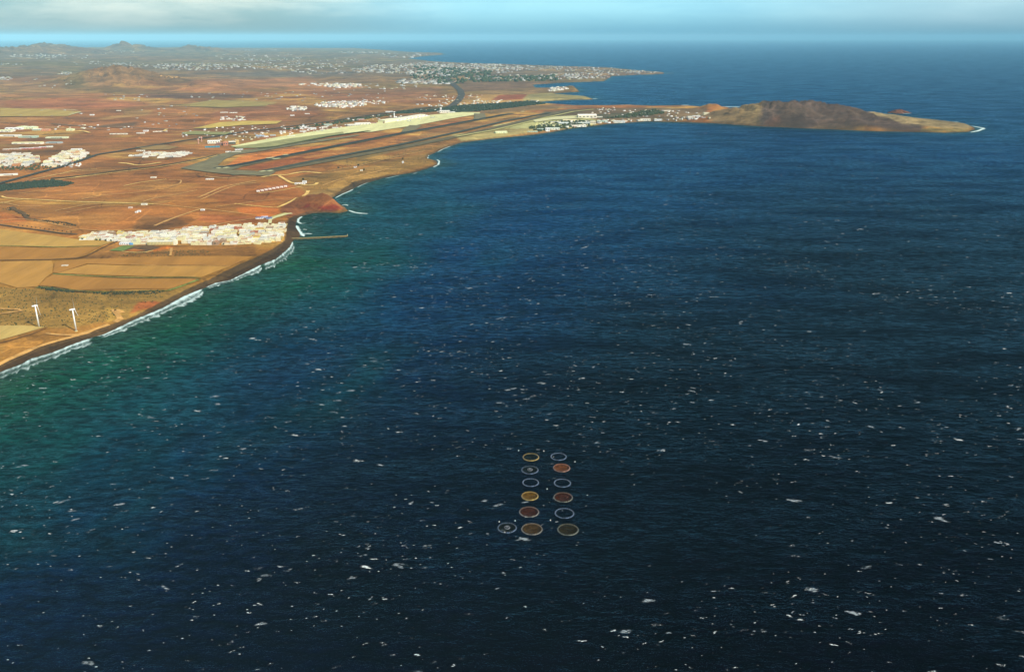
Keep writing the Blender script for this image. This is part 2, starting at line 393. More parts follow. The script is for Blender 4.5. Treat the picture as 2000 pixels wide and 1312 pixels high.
C = mixc(C, np.tile(tan, (len(X), 1)), sstep(0.56, 0.70, N2) * (1 - 0.6 * sstep(8000, 14000, Y)) * 0.7)
C = mixc(C, np.tile(olive, (len(X), 1)), sstep(0.55, 0.72, N3) * 0.6)
C = mixc(C, np.tile(dark, (len(X), 1)), sstep(0.58, 0.74, N4) * 0.45 * sstep(2500, 4500, Y))
SCRUB = np.full(len(X), 0.55)
def patch(poly, col, feather=15.0, strength=1.0, scrub=None, ragged=0.5):
    """soil, crop or painted shade of another colour inside a world outline"""
    w = UP([p[0] for p in poly], [p[1] for p in poly])[:, :2]
    f = feather
    k = (X > w[:, 0].min() - f) & (X < w[:, 0].max() + f) & (Y > w[:, 1].min() - f) & (Y < w[:, 1].max() + f)
    i = np.nonzero(k)[0]
    if not len(i): return
    d = sdf(X[i], Y[i], w) + ragged * f * (fbm(X[i] / (f * 1.5), Y[i] / (f * 1.5), 3, 71) - 0.5) * 2
    a = sstep(-f * 0.5, f * 0.5, d) * strength
    C[i] = C[i] * (1 - a[:, None]) + np.array(A(*col)[:3]) * a[:, None]
    if scrub is not None: SCRUB[i] = SCRUB[i] * (1 - a) + scrub * a

PATCHES = [
 # scrub land round the turbines
 ([(-60,560),(72,563),(152,572),(300,570),(386,560),(330,590),(250,620),(150,655),(60,688),(-60,716)], (152,118,66), 20, .9, .55),
 ([(0,640),(60,640),(150,640),(230,625),(200,640),(120,663),(0,705)], (176,120,62), 20, .7, .5),
 ([(270,590),(300,588),(330,592),(300,600),(255,612)], (184,96,58), 10, .8, .3),
 ([(210,600),(240,605),(235,620),(210,630)], (190,150,80), 10, .7, .2),
 # band between fields and village
 ([(150,505),(230,475),(330,480),(500,478),(500,500),(330,500),(200,505)], (142,96,54), 12, .8, .9),
 ([(300,487),(325,480),(345,482),(310,490),(285,493)], (196,112,48), 6, .9, .1),
 ([(262,480),(300,478),(312,484),(285,492),(236,489)], (108,86,72), 6, .9, .1),
 ([(215,489),(240,481),(262,480),(240,490)], (112,150,84), 5, .95, 0),
 # land north of the village
 ([(-60,398),(240,400),(330,405),(420,412),(520,425),(480,438),(300,448),(140,452),(-60,445)], (160,100,54), 30, .7, .4),
 ([(0,412),(50,425),(52,432),(0,436)], (188,112,62), 10, .9, .1),
 ([(280,420),(340,425),(370,438),(300,452),(255,448)], (120,84,54), 15, .7, .6),
 ([(460,405),(540,402),(548,415),(520,425),(470,418)], (196,110,54), 10, .85, .1),
 ([(395,418),(500,424),(505,436),(420,436),(385,430)], (156,88,54), 12, .7, .5),
 ([(400,372),(560,350),(620,370),(590,385),(520,402),(430,398)], (150,88,48), 25, .7, .3),
 ([(0,350),(120,350),(380,330),(480,345),(470,380),(300,395),(0,388)], (156,98,56), 40, .6, .4),
 # coastal strip by the airfield
 ([(560,352),(700,330),(840,300),(850,320),(750,345),(680,370),(610,385)], (138,106,62), 30, .8, 1.0),
 ([(665,350),(720,335),(760,338),(740,346),(690,362),(650,372),(640,368)], (176,134,80), 8, .7, .3),
 ([(600,378),(690,362),(650,384),(610,390)], (138,110,76), 8, .7, .6),
 ([(550,350),(700,322),(820,292),(880,282),(870,290),(800,300),(620,350)], (128,100,64), 20, .6, .9),
 # airfield soils
 ([(445,323),(465,307),(560,292),(620,285),(655,281),(600,294),(540,307),(480,320)], (202,120,64), 12, .95, .0),
 ([(470,328),(560,311),(650,293),(660,300),(560,322),(510,331)], (140,76,44), 12, .9, .1),
 ([(590,307),(720,281),(770,270),(775,281),(680,298),(600,310)], (176,118,70), 12, .9, .1),
 ([(660,280),(800,256),(895,236),(895,240),(780,258),(660,284)], (164,98,66), 15, .8, .1),
 ([(780,272),(900,248),(1000,228),(1030,226),(900,256),(790,282)], (140,104,74), 20, .7, .3),
 ([(690,300),(900,262),(1000,240),(1090,222),(1060,232),(900,268),(700,312)], (120,104,76), 20, .7, .6),
 ([(880,262),(960,256),(1020,243),(1080,228),(1110,222),(1100,232),(1160,234),(1165,245),(1100,253),(1000,264),(900,276)], (166,154,116), 20, .8, .1),
 ([(960,246),(1060,228),(1130,225),(1165,234),(1160,244),(1105,250),(1040,250),(1010,252)], (190,186,146), 15, .85, .0),
 ([(1060,218),(1140,212),(1300,210),(1380,212),(1380,228),(1180,236),(1150,228),(1060,228)], (112,96,80), 30, .8, .8),
 ([(1130,226),(1250,218),(1290,222),(1250,230),(1170,232)], (92,88,74), 30, .8, 1.0),
 ([(940,205),(1060,206),(1130,209),(1060,214),(960,222),(900,224)], (130,104,82), 30, .8, .6),
 ([(880,196),(960,184),(1035,184),(1020,196),(960,204),(880,210)], (168,132,88), 40, .8, .1),
 ([(960,196),(975,186),(1030,184),(1020,195)], (140,72,54), 20, .9, .1),
 ([(1030,185),(1080,183),(1150,189),(1160,194),(1090,197),(1040,202),(1020,198)], (148,136,102), 30, .9, .2),
 ([(940,165),(1040,170),(1100,172),(1030,184),(940,184)], (134,104,82), 60, .7, .5),
 ([(900,160),(1050,160),(1110,163),(1030,172),(900,180)], (110,80,74), 60, .7, .4),
 # far slopes and scrub; first strip is cloud shadow put into the soil colour
 ([(300,185),(360,182),(500,186),(495,192),(330,193),(280,190)], (104,74,64), 120, .85, .8),
 ([(340,158),(420,160),(500,150),(480,172),(400,170)], (120,96,72), 200, .6, .8),
 ([(380,143),(560,140),(700,140),(690,152),(480,150)], (104,92,96), 300, .7, .5),
 ([(0,195),(160,192),(300,200),(250,212),(0,210)], (158,92,66), 200, .7, .2),
 ([(0,160),(150,168),(160,190),(0,192)], (150,108,78), 250, .6, .3),
 ([(120,135),(160,130),(170,170),(130,176)], (120,104,72), 200, .6, .5),
 ([(190,245),(270,238),(265,247),(200,248)], (92,72,60), 40, .8, .6),
 ([(240,212),(300,215),(290,225),(200,235),(190,230),(240,225)], (168,132,88), 40, .6, .1),
 ([(340,205),(460,195),(540,200),(520,210),(400,210)], (160,138,92), 60, .8, .1),
 ([(380,155),(600,150),(620,165),(450,178),(340,180)], (170,110,80), 250, .55, .2),
 ([(560,165),(640,162),(720,170),(640,180),(560,178)], (186,122,84), 120, .6, .1),
 ([(480,200),(620,210),(640,235),(480,240),(400,225)], (138,84,62), 100, .7, .4),
 ([(600,175),(860,170),(860,200),(640,200)], (138,92,72), 120, .6, .5),
 ([(660,230),(840,208),(880,206),(870,216),(740,226),(660,246)], (92,84,62), 40, .7, .8),
 ([(380,243),(480,240),(640,232),(780,214),(780,222),(640,245),(480,265),(380,275)], (128,90,66), 60, .6, .6),
 # headland
 ([(1350,225),(1440,215),(1510,212),(1500,245),(1400,242)], (134,116,96), 60, .8, .4),
 ([(1485,214),(1600,206),(1690,219),(1750,232),(1800,245),(1800,258),(1590,252),(1480,247)], (80,66,70), 50, .94, .6),
 ([(1500,225),(1525,222),(1520,246),(1490,246)], (110,76,68), 30, .6, .4),
 ([(1690,219),(1760,224),(1860,240),(1900,248),(1890,254),(1820,248),(1760,236),(1700,228)], (148,130,108), 40, .9, .1),
 ([(1800,250),(1890,254),(1885,259),(1800,258)], (112,104,76), 20, .8, .5),
]
for p in PATCHES: patch(*p)
BEACH_IN = [(-60,735),(0,711),(61,682),(122,663.6),(168,651.5),(213,634.7),(259,619),(300,598),(340,577),(386,555),(420,540),(470,515),(510,498),(535,485),(552,473),(556,468),(560,440),(562,428),(575,420),(600,414)]
def lift(pts, dy): return [(x, y + dy) for x, y in pts]
patch(BEACH_IN + [(640,418),(600,440),(600,470),(590,500),(520,560),(380,620),(200,700),(0,780),(-60,800)], (66,48,36), 5, .95, .0, .3)
# lighter dry upper beach
patch(BEACH_IN[:16] + [(552,480),(530,496),(500,512),(440,543),(400,556),(300,604),(213,641),(168,657),(61,690),(0,718),(-60,742)], (104,80,56), 5, .7, .2, .3)
patch(RED[:1] + [(560,395),(590,388),(625,386),(655,392),(680,410),(640,416),(600,416),(560,424)], (120,70,52), 8, .8, .3)
patch([(585,408),(600,398),(625,394),(655,398),(676,411),(650,413),(630,402),(610,402)], (112,38,32), 6, .85, .0)
patch([(690,355),(720,349),(760,343),(800,338),(856,322),(850,326),(800,341),(750,350),(705,364),(650,388),(641,390)], (70,54,42), 6, .85, .0)
# rock and dark strand along every shore
edge = sstep(26, 6, S) * sstep(2900, 3200, Y) * 0.75
C = mixc(C, np.tile(T(78,64,52), (len(X), 1)), edge)
slope_dark = sstep(0.5, 0.75, fbm(X / 60, Y / 25, 4, 88)) * ((X > 1500) & (Y < 8000)) * 0.4
C = mixc(C, np.tile(T(70,52,46), (len(X), 1)), slope_dark)

V = np.stack([X, Y, Z], -1); idx = np.arange(NR * NA).reshape(NR, NA)
F = np.stack([idx[:-1, :-1], idx[:-1, 1:], idx[1:, 1:], idx[1:, :-1]], -1).reshape(-1, 4)
keep = S[F].max(1) > -60; F = F[keep]; fx = X[F].mean(1); fy = Y[F].mean(1)
def sub(name, mask, label=None):
    f = F[mask]; used, inv = np.unique(f, return_inverse=True)
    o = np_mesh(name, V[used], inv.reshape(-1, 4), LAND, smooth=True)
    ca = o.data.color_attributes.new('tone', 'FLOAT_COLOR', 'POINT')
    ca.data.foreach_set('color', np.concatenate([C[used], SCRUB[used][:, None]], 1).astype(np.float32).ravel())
    o['kind'] = 'structure'
    return o
hd = inside(fx, fy, P([(1380,260),(1400,222),(1440,208),(1500,205),(1700,205),(2000,240),(1960,270),(1600,265)]))
rh = inside(fx, fy, P([(545,412),(560,392),(600,384),(640,384),(700,405),(690,420),(640,420),(600,418),(570,424)]))
g0 = HILLS[9]; vh = ((fx - g0[0]) / 1500) ** 2 + ((fy - g0[1]) / 1700) ** 2 < 1
mt = (~vh) & (fy > 17000) & (fx < -4200)
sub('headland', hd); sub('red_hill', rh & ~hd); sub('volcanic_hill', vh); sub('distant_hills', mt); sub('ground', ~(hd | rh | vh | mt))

# ------------------------------------------------------------------ sea
NA2, NR2 = 420, 420
az2 = np.radians(np.linspace(-64, 64, NA2)); t2 = (2.2 ** 0.5 + (0.0031 ** 0.5 - 2.2 ** 0.5) * np.linspace(0, 1, NR2)) ** 2
A2, D2 = np.meshgrid(az2, ALT / t2); X2 = (D2 * np.sin(A2)).ravel(); Y2 = (D2 * np.cos(A2)).ravel()
S2 = -sdf(X2, Y2, COAST)
i2 = np.arange(NR2 * NA2).reshape(NR2, NA2); F2 = np.stack([i2[:-1, :-1], i2[:-1, 1:], i2[1:, 1:], i2[1:, :-1]], -1).reshape(-1, 4)
F2 = F2[S2[F2].max(1) > -60]
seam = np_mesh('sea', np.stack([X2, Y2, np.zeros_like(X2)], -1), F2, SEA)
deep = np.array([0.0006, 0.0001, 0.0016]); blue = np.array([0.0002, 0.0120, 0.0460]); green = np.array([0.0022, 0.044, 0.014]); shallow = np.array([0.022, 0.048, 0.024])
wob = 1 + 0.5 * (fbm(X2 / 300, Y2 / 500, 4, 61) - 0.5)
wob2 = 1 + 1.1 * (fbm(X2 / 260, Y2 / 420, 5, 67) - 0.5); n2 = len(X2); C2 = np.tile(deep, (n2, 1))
C2 = mixc(C2, np.tile(blue, (n2, 1)), 1 - sstep(250, 1500, S2 * wob + 0.35 * (1900 - Y2)) * 1.0)  # offshore depth, plus dimmer light on the near water put into the colour
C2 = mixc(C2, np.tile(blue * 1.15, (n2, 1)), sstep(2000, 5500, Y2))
C2 = mixc(C2, np.tile(green, (n2, 1)), (1 - sstep(40, 640, S2 * wob2)) * (0.95 - 0.50 * sstep(2300, 3300, Y2) - 0.35 * sstep(3300, 5200, Y2)) * (0.75 + 0.5 * fbm(X2 / 140, Y2 / 260, 4, 64)))
C2 = mixc(C2, np.tile(shallow, (n2, 1)), (1 - sstep(0, 120, S2 * wob2)) * 0.75)
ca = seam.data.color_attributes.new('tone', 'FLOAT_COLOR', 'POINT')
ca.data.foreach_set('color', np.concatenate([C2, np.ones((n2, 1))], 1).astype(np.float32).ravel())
seam['kind'] = 'structure'

# whitecaps: shredded foam patches riding on the crests
def cap_material(name, tint, amax, size):
    m = bpy.data.materials.new(name); nt, p, o = nodes(m); a = nt.nodes.new('ShaderNodeAttribute'); a.attribute_name = 'cover'
    n1 = nnoise(nt, ncoord(nt, (0.5, 1.0, 1.0), 0.1), 1 / size, 4, 0.7)
    al = nmap(nt, nmath(nt, 'ADD', n1, nmath(nt, 'MULTIPLY', a.outputs['Fac'], 0.66)), 0.60, 1.10, 0.0, amax)
    p.inputs['Base Color'].default_value = tint; p.inputs['Roughness'].default_value = 0.95; p.inputs['Specular IOR Level'].default_value = 0.1
    t = nt.nodes.new('ShaderNodeBsdfTransparent'); mx = nt.nodes.new('ShaderNodeMixShader')
    nt.links.new(al, mx.inputs[0]); nt.links.new(t.outputs[0], mx.inputs[1]); nt.links.new(p.outputs[0], mx.inputs[2]); nt.links.new(mx.outputs[0], o.inputs[0]); return m
CAPM = cap_material('whitecap foam', (0.74, 0.82, 0.80, 1), 1.0, 1.0)
THIN = cap_material('thin foam', (0.42, 0.50, 0.52, 1), 0.45, 3.0)
def caps(name, n, material, d0, d1, seed, thin=False):
    R = np.random.default_rng(seed); V_ = []; F_ = []; K_ = []; b = 0
    d = np.sqrt(d0 ** 2 + (d1 ** 2 - d0 ** 2) * R.random(n * 4)); a = np.radians(R.uniform(-42, 42, n * 4))
    x = d * np.sin(a); y = d * np.cos(a); ok = (-sdf(x, y, COAST) > 50)
    ok &= fbm(x / 160, y / 160, 3, 13) > R.random(len(x)) * 0.60 + 0.20; x = x[ok][:n]; y = y[ok][:n]
    for xi, yi in zip(x, y):
        q = R.random(); L = 0.8 + 1.4 * R.random() if q < 0.74 else (2.2 + 2.8 * R.random() if q < 0.984 else 3.8 + 4.0 * R.random())
        if thin: L *= 1.7
        k = 1 if L < 2.4 else int(R.integers(2, 5)) if L < 5 else int(R.integers(4, 9))
        ang = R.normal(-0.06 if xi > 300 else 0.10, 0.30); bend = R.normal(0, 0.22); bright = 0.36 + 0.78 * R.random() ** 1.6
        for j in range(k):
            s_ = (j - (k - 1) / 2) * L * 0.5 / max(1, k * 0.34) * R.uniform(.7, 1.2) if k > 1 else 0.0
            cx = xi + s_ * math.cos(ang) + R.normal(0, L * 0.10); cy = yi + s_ * math.sin(ang) + bend * s_ * s_ / max(L, 1) + R.normal(0, L * 0.20)
            l = L * R.uniform(.25, .85) if k > 1 else L; w = (0.20 + 0.26 * R.random()) * (l ** 0.85) * (2.2 if thin else 1.15); l *= 1.25
            m = 12; th = np.arange(m) / m * 2 * np.pi; rr = R.uniform(.7, 1.25, m); ex = np.cos(th) * rr * l; ey = np.sin(th) * rr * w; z = 0.30 + 0.4 * R.random()
            ca_, sa_ = math.cos(ang), math.sin(ang)
            V_.append(np.stack([cx + ex * ca_ - ey * sa_, cy + ex * sa_ + ey * ca_, np.full(m, 0.12)], -1)); V_.append(np.array([[cx + R.normal(0, l * .2), cy, z]]))
            K_.append(np.r_[np.zeros(m), bright]); i = np.arange(m); F_.append(np.stack([b + i, b + (i + 1) % m, np.full(m, b + m)], -1)); b += m + 1
    o = np_mesh(name, np.vstack(V_), np.vstack(F_), material); at = o.data.attributes.new('cover', 'FLOAT', 'POINT'); at.data.foreach_set('value', np.concatenate(K_).astype(np.float32))
    return o
tag(caps('whitecaps', 7600, CAPM, 600, 2600, 3), 'white breaking crests on the dark near water', 'whitecaps', kind='stuff')
tag(caps('whitecaps', 9000, CAPM, 2600, 7200, 5), 'fine white breaking crests over the far part of the bay', 'whitecaps', kind='stuff')
tag(caps('foam_streaks', 2600, THIN, 600, 3600, 4, True), 'faint grey foam trails left behind broken crests on the sea', 'sea foam', kind='stuff')

# surf
def resample(p, n):
    p = np.asarray(p, float); d = np.r_[0, np.cumsum(np.hypot(*np.diff(p, axis=0).T))]; t = np.linspace(0, d[-1], n)
    return np.stack([np.interp(t, d, p[:, 0]), np.interp(t, d, p[:, 1])], -1)
def ribbon_surf(inner, outer, name, label, cover=1.0):
    outer = [(x, y + 4.0) for x, y in outer]
    n = 160; a = resample(P(inner), n); b_ = resample(P(outer), n); k = 14; Vv = []; cv = []
    sm = np.array([0.5 + 0.9 * (fbm(np.array([i / 7.0]), np.array([0.3]), 3, 7)[0] - 0.5) * 2 for i in range(n)])
    for j in range(k):
        f = j / (k - 1); q = a * (1 - f) + b_ * f; Vv.append(np.column_stack([q, np.full(n, 0.5 - 0.25 * f)]))
        tap = np.minimum(1, np.minimum(np.arange(n), n - 1 - np.arange(n)) / 8.0)
        cv.append((0.62 + 0.30 * math.exp(-((f - .15) / .14) ** 2) + 0.30 * np.exp(-((f - .45 - .35 * sm) / .12) ** 2) - 0.30 * f + 0.40 * (sm - 0.5)) * cover * (0.3 + 0.7 * tap) - (0.35 if j == k - 1 else 0) - (0.2 if j == 0 else 0))
    Vv = np.vstack(Vv); cv = np.concatenate(cv); i = np.arange(n * k).reshape(k, n)
    Fv = np.stack([i[:-1, :-1], i[1:, :-1], i[1:, 1:], i[:-1, 1:]], -1).reshape(-1, 4)
    o = np_mesh(name, Vv, Fv, SURF); at = o.data.attributes.new('cover', 'FLOAT', 'POINT'); at.data.foreach_set('value', cv.astype(np.float32))
    return tag(o, label, 'surf', kind='stuff')
ribbon_surf([(-60,748)] + SHORE_S[:6], [(-60,775),(0,745),(38,727),(91,708),(137,684),(192,668)], 'surf', 'broad white surf washing the black beach below the wind turbines', 1.0)
ribbon_surf(SHORE_S[5:13], [(190,661),(206,656),(259,640),(300,623),(320,613),(360,597),(392,580),(402,565)], 'surf', 'long bright line of surf along the middle of the black beach', 1.12)
ribbon_surf(SHORE_S[12:17], [(402,563),(420,558),(450,549.5),(486,537),(508,531),(514,520)], 'surf', 'narrow foam line where the beach bends below the brown fields', 1.05)
ribbon_surf(SHORE_S[16:], [(512,530),(534,523),(560,508),(573,492),(577,480)], 'surf', 'patch of breaking surf just below the stone breakwater', 1.0)
def line_surf(pts, w, label, cover=1.0, wob=0.6):
    p = resample(P(pts), max(12, len(pts) * 8)); n = len(p); d = np.gradient(p, axis=0); d /= np.hypot(d[:, 0], d[:, 1])[:, None] + 1e-9
    nn = np.stack([-d[:, 1], d[:, 0]], -1); i_ = np.arange(n)
    ww = w * (1 - wob + 2 * wob * fbm(i_ / 2.5 + pts[0][0], np.zeros(n) + 0.37, 3, 4)) * np.minimum(1, np.minimum(i_ + 1, n - i_) / 4.0)
    a = p - nn * ww[:, None] / 2; b_ = p + nn * ww[:, None] / 2
    V3 = np.vstack([np.column_stack([a, np.full(n, .4)]), np.column_stack([p, np.full(n, .8)]), np.column_stack([b_, np.full(n, .4)])])
    ii = np.arange(3 * n).reshape(3, n); F3 = np.stack([ii[:-1, :-1], ii[:-1, 1:], ii[1:, 1:], ii[1:, :-1]], -1).reshape(-1, 4)
    o = np_mesh('surf', V3, F3, SURF); at = o.data.attributes.new('cover', 'FLOAT', 'POINT')
    at.data.foreach_set('value', np.concatenate([np.full(n, .55), np.full(n, 1.1), np.full(n, .55)]).astype(np.float32) * cover)
    return tag(o, label, 'surf', kind='stuff')
line_surf([(590,423),(583,428),(582,434),(588,437),(597,436)], 12, 'curl of foam in the small bay north of the breakwater')
line_surf([(579,441),(583,450),(589,457),(594,462)], 18, 'white surf on the little beach beside the breakwater', 1.1)
line_surf([(592,448),(600,449)], 8, 'short breaker off the little beach by the breakwater')
line_surf([(588,457),(600,456.5),(610,457)], 12, 'foam patch in the corner of breakwater and little beach')
line_surf([(681,411),(692,415),(705,417),(719,417.5)], 16, 'foam trail streaming off the tip of the red hill')
line_surf([(668,401),(675,400),(680,402)], 10, 'small breaker on the seaward side of the red hill')
line_surf([(655,387),(668,380),(681,374.5),(690,370)], 9, 'thin surf line under the low cliffs north of the red hill', 1.05)
line_surf([(698,366),(706,362),(718,357)], 6, 'thin foam below the brown cliff top', .9)
line_surf([(752,349),(766,346),(780,343)], 7, 'foam line halfway along the rocky shore', .9)
line_surf([(806,339.5),(815,338)], 7, 'white dash of surf at the foot of low rocks', 1.0)
line_surf([(846,327),(856,322),(858,315),(853,312)], 12, 'surf round the rocky point beside the airfield', 1.05)
line_surf([(836,310),(834,306),(838,303)], 12, 'surf in the notch north of the rocky point', 1.0)
line_surf([(855,297),(866,291),(880,286)], 10, 'surf curving along the shore beyond the rocky point', .95)
line_surf([(1062,202.8),(1080,204),(1100,206.5),(1108,207)], 45, 'bright breakers in the first bay beyond the airfield')
line_surf([(1122,207.5),(1134,208)], 50, 'short breaker beyond the airfield bay')
line_surf([(1158,193.5),(1166,193.2)], 60, 'foam at the tip of the flat cape')
line_surf([(1190,206.3),(1210,205.5),(1232,204.6)], 22, 'thin surf on the far side of the isthmus', .9)
line_surf([(1330,206),(1346,205.5)], 50, 'breaker on the far side of the isthmus')
line_surf([(1350,209.5),(1368,208.5)], 30, 'foam beside the isthmus cone')
line_surf([(1408,208.5),(1435,209),(1466,211)], 55, 'long breaker behind the small cone', 1.0)
line_surf([(1428,215),(1445,213.2)], 40, 'foam in the cove behind the small cone', .9)
line_surf([(1746,221.8),(1780,222.2)], 35, 'surf round the little rock islet', .95)
line_surf([(1834,236.5),(1850,238),(1874,239)], 40, 'breaker on the far side of the headland tail', 1.0)
line_surf([(1898,246.5),(1912,249),(1922,251),(1910,256),(1896,258.8)], 26, 'surf wrapping the end of the headland', 1.1)
line_surf([(1120,179.6),(1133,179.2)], 50, 'surf at the tip of the far village point', .9)
line_surf([(1170,159),(1181,158)], 50, 'surf below the far coastal town', .9)
line_surf([(1300,143.8),(1316,143.5)], 60, 'foam off the farthest point', .9)

# ------------------------------------------------------------------ draped sheets: fields, roads, runways, apron
def offz(x, y, base): return base + 0.00025 * np.hypot(x, y)
def drape(name, poly, m, base=0.9, world=False, label=None, kind='structure'):
    w = np.asarray(poly, float) if world else UP([p[0] for p in poly], [p[1] for p in poly])[:, :2]
    ext = w.max(0) - w.min(0); st = max(12.0, max(ext) / 45.0)
    o = w.mean(0); pts = []; e = []; n = len(w)
    for i in range(n):
        a, b = w[i], w[(i + 1) % n]; k = max(1, int(np.hypot(*(b - a)) / st))
        for j in range(k): pts.append(a + (b - a) * j / k)
    nb = len(pts); e = [(i, (i + 1) % nb) for i in range(nb)]
    gx, gy = np.meshgrid(np.arange(w[:, 0].min() + st / 2, w[:, 0].max(), st), np.arange(w[:, 1].min() + st / 2, w[:, 1].max(), st))
    gx = gx.ravel(); gy = gy.ravel()
    if len(gx):
        ok = sdf(gx, gy, np.array(pts)) > st * 0.3; pts += list(np.stack([gx[ok], gy[ok]], -1))
    r = delaunay_2d_cdt([Vector((float(p[0] - o[0]), float(p[1] - o[1]))) for p in pts], e, [], 1, 1e-3)
    v = np.array([(q.x + o[0], q.y + o[1]) for q in r[0]]); z = H(v[:, 0], v[:, 1]) + offz(v[:, 0], v[:, 1], base)
    V3 = np.column_stack([v, z]); fs = [tuple(f) for f in r[2]]
    ob = mesh_obj(name, V3, fs, m); 
    for p in ob.data.polygons:
        if p.normal.z < 0: ob.data.flip_normals(); break
    ob['kind'] = kind
    if label: ob['label'] = label
    return ob
def strip(name, pts, w, m, base=1.3, kind='structure', w1=None, label=None, wob=0.0, world=False):
    p = np.asarray(pts, float) if world else UP([q[0] for q in pts], [q[1] for q in pts])[:, :2]
    L = np.hypot(*np.diff(p, axis=0).T).sum(); n = int(np.clip(L / 18, 4, 260)); p = resample(p, n)
    if n > 12:
        for _ in range(2): p[1:-1] = (p[:-2] + 2 * p[1:-1] + p[2:]) / 4
    d = np.gradient(p, axis=0); d /= np.hypot(d[:, 0], d[:, 1])[:, None] + 1e-9; nn = np.stack([-d[:, 1], d[:, 0]], -1)
    ww = np.linspace(w, w1 if w1 else w, n)
    if wob: ww = ww * (1 - wob + 2 * wob * fbm(p[:, 0] / 25, p[:, 1] / 25, 3, 17))
    a = p - nn * ww[:, None] / 2; b = p + nn * ww[:, None] / 2
    V3 = np.vstack([np.column_stack([q, H(q[:, 0], q[:, 1]) + offz(q[:, 0], q[:, 1], base)]) for q in (a, p, b)])
    i = np.arange(3 * n).reshape(3, n); F3 = np.stack([i[1:, :-1], i[1:, 1:], i[:-1, 1:], i[:-1, :-1]], -1).reshape(-1, 4)
    o = np_mesh(name, V3, F3[:, ::-1], m); o['kind'] = kind
    if label: o['label'] = label
    return o
furrow = lambda n, c, var=.13: mat('field soil ' + n, A(*c), 1.0, var, 60.0, (1.0, 0.16, 1), 0.12, 0.1)
FT, FB, FO, FP = furrow('tan', (190,150,90)), furrow('brown', (170,120,64)), furrow('ochre', (184,136,76)), furrow('pale', (198,168,116))
GRN = mat('green verge', A(120,128,66), 1.0, .45, 14.0); TRK = mat('dirt track', A(236,196,132), 1.0, .3, 18.0); TRKD = mat('faint track', A(206,156,102), 1.0, .3, 18.0)
HEDGE = mat('dry hedge', A(92,68,36), 1.0, .4, 9.0); ASPH = mat('asphalt', A(66,64,58), 0.9, .15, 30.0); ASPD = mat('runway asphalt', A(40,44,42), 0.9, .2, 60.0)
TARM = mat('worn taxiway', A(120,110,90), .95, .2, 50.0); APR = mat('apron concrete', A(222,218,184), .95, .12, 60.0, (1, .3, 1), 1.17); APG = mat('apron grass edge', A(152,148,112), 1, .2, 50.0)
CONC = mat('pale concrete', A(212,206,180), .9, .1, 10.0); SHOULD = mat('runway shoulder', A(104,92,70), 1, .25, 60.0); DARKF = mat('dark fallow soil', A(112,88,66), 1, .3, 40.0)
drape('field', [(-60,447),(0,449),(107,462),(149,467.7),(226,471.5),(214,475.5),(198,480.5),(100,483),(0,480),(-60,480)], FT)
drape('field', [(-60,482.5),(0,482.5),(100,485),(198,482.5),(180,491),(152,504),(100,507),(0,508.5),(-60,509)], FB)
drape('field', [(-60,512),(0,511.5),(100,509.5),(104,517),(102,534),(88,544),(73,560),(35,563.5),(0,553),(-60,545)], FO)
drape('field', [(108,513),(152,507),(200,506),(326,501.5),(494,502.2),(468,512),(450,520.5),(256,518.5),(170,516),(112,534),(104,533)], FB)
drape('field', [(112,534.5),(172,517),(256,519.5),(450,521.8),(438,525),(415,534),(393,542.5),(300,541),(200,538)], FO)
drape('field', [(92,545),(104,537),(200,543),(300,545),(390,545),(362,555),(330,565.5),(200,566),(152,567.5),(110,561),(76,558)], FB)
drape('field', [(-60,638),(0,637),(40,636),(88,639.5),(60,648),(0,665),(-60,682)], FP)
drape('field', [(0,212),(80,214),(158,219),(133,228),(0,229)], furrow('straw', (178,150,92)), 3)
drape('field', [(375,252),(430,240),(480,237.5),(551,237.5),(540,243),(470,246),(410,251.5)], furrow('yellow', (196,168,98)), 3)
drape('field', [(355,260),(380,257),(420,259),(455,259),(440,264.5),(410,264.5),(360,264)], furrow('grey green', (146,142,104)), 3)
drape('field', [(375,203),(420,196),(500,201),(528,203),(520,208),(420,211),(370,209)], furrow('sage', (158,138,90)), 3)
drape('field', [(265,287),(320,284),(350,288),(330,293),(280,294)], furrow('fawn', (150,120,84)), 2)
drape('field', [(245,490.5),(262,487),(285,490),(262,492)], furrow('rust', (178,110,56)), .9)
drape('sports_ground', [(213,490),(240,480.5),(264,480.5),(240,491)], mat('pitch green', A(112,132,76), 1, .15, 12), .9)
strip('hedge', [(0,509.6),(60,509),(105,508),(152,506),(172,500),(198,486),(230,472)], 6, HEDGE, 1.6, 'structure', wob=.4)
strip('verge', [(0,481),(60,482),(130,484.5),(198,481.5)], 5, GRN, 1.4, wob=.5)
strip('verge', [(104,536),(150,539),(200,541),(250,543),(300,543.5),(392,544)], 8, GRN, 1.5, w1=3, wob=.5)
strip('ditch', [(200,542.8),(250,544.5),(300,545),(388,545.5)], 3, HEDGE, 1.2, wob=.3)
strip('verge', [(330,568),(352,561),(370,554),(388,547)], 8, GRN, 1.5, wob=.5)
strip('verge', [(72,562),(100,563),(135,568),(180,571),(240,571),(330,569)], 12, mat('scrub green', A(104,98,38), 1, .6, 10), 1.5, w1=7, wob=.8)
strip('ditch', [(97,561),(118,565),(152,571),(200,570)], 3, HEDGE, 2.0, wob=.3)
strip('ditch', [(-60,690),(0,671),(30,663),(60,654),(92,641)], 6, mat('ditch soil', A(124,84,36), 1, .3, 9), 1.4, wob=.4)
strip('track', [(256,518),(300,519.5),(350,520.5),(450,521)], 3, TRKD, 1.6, wob=.5)
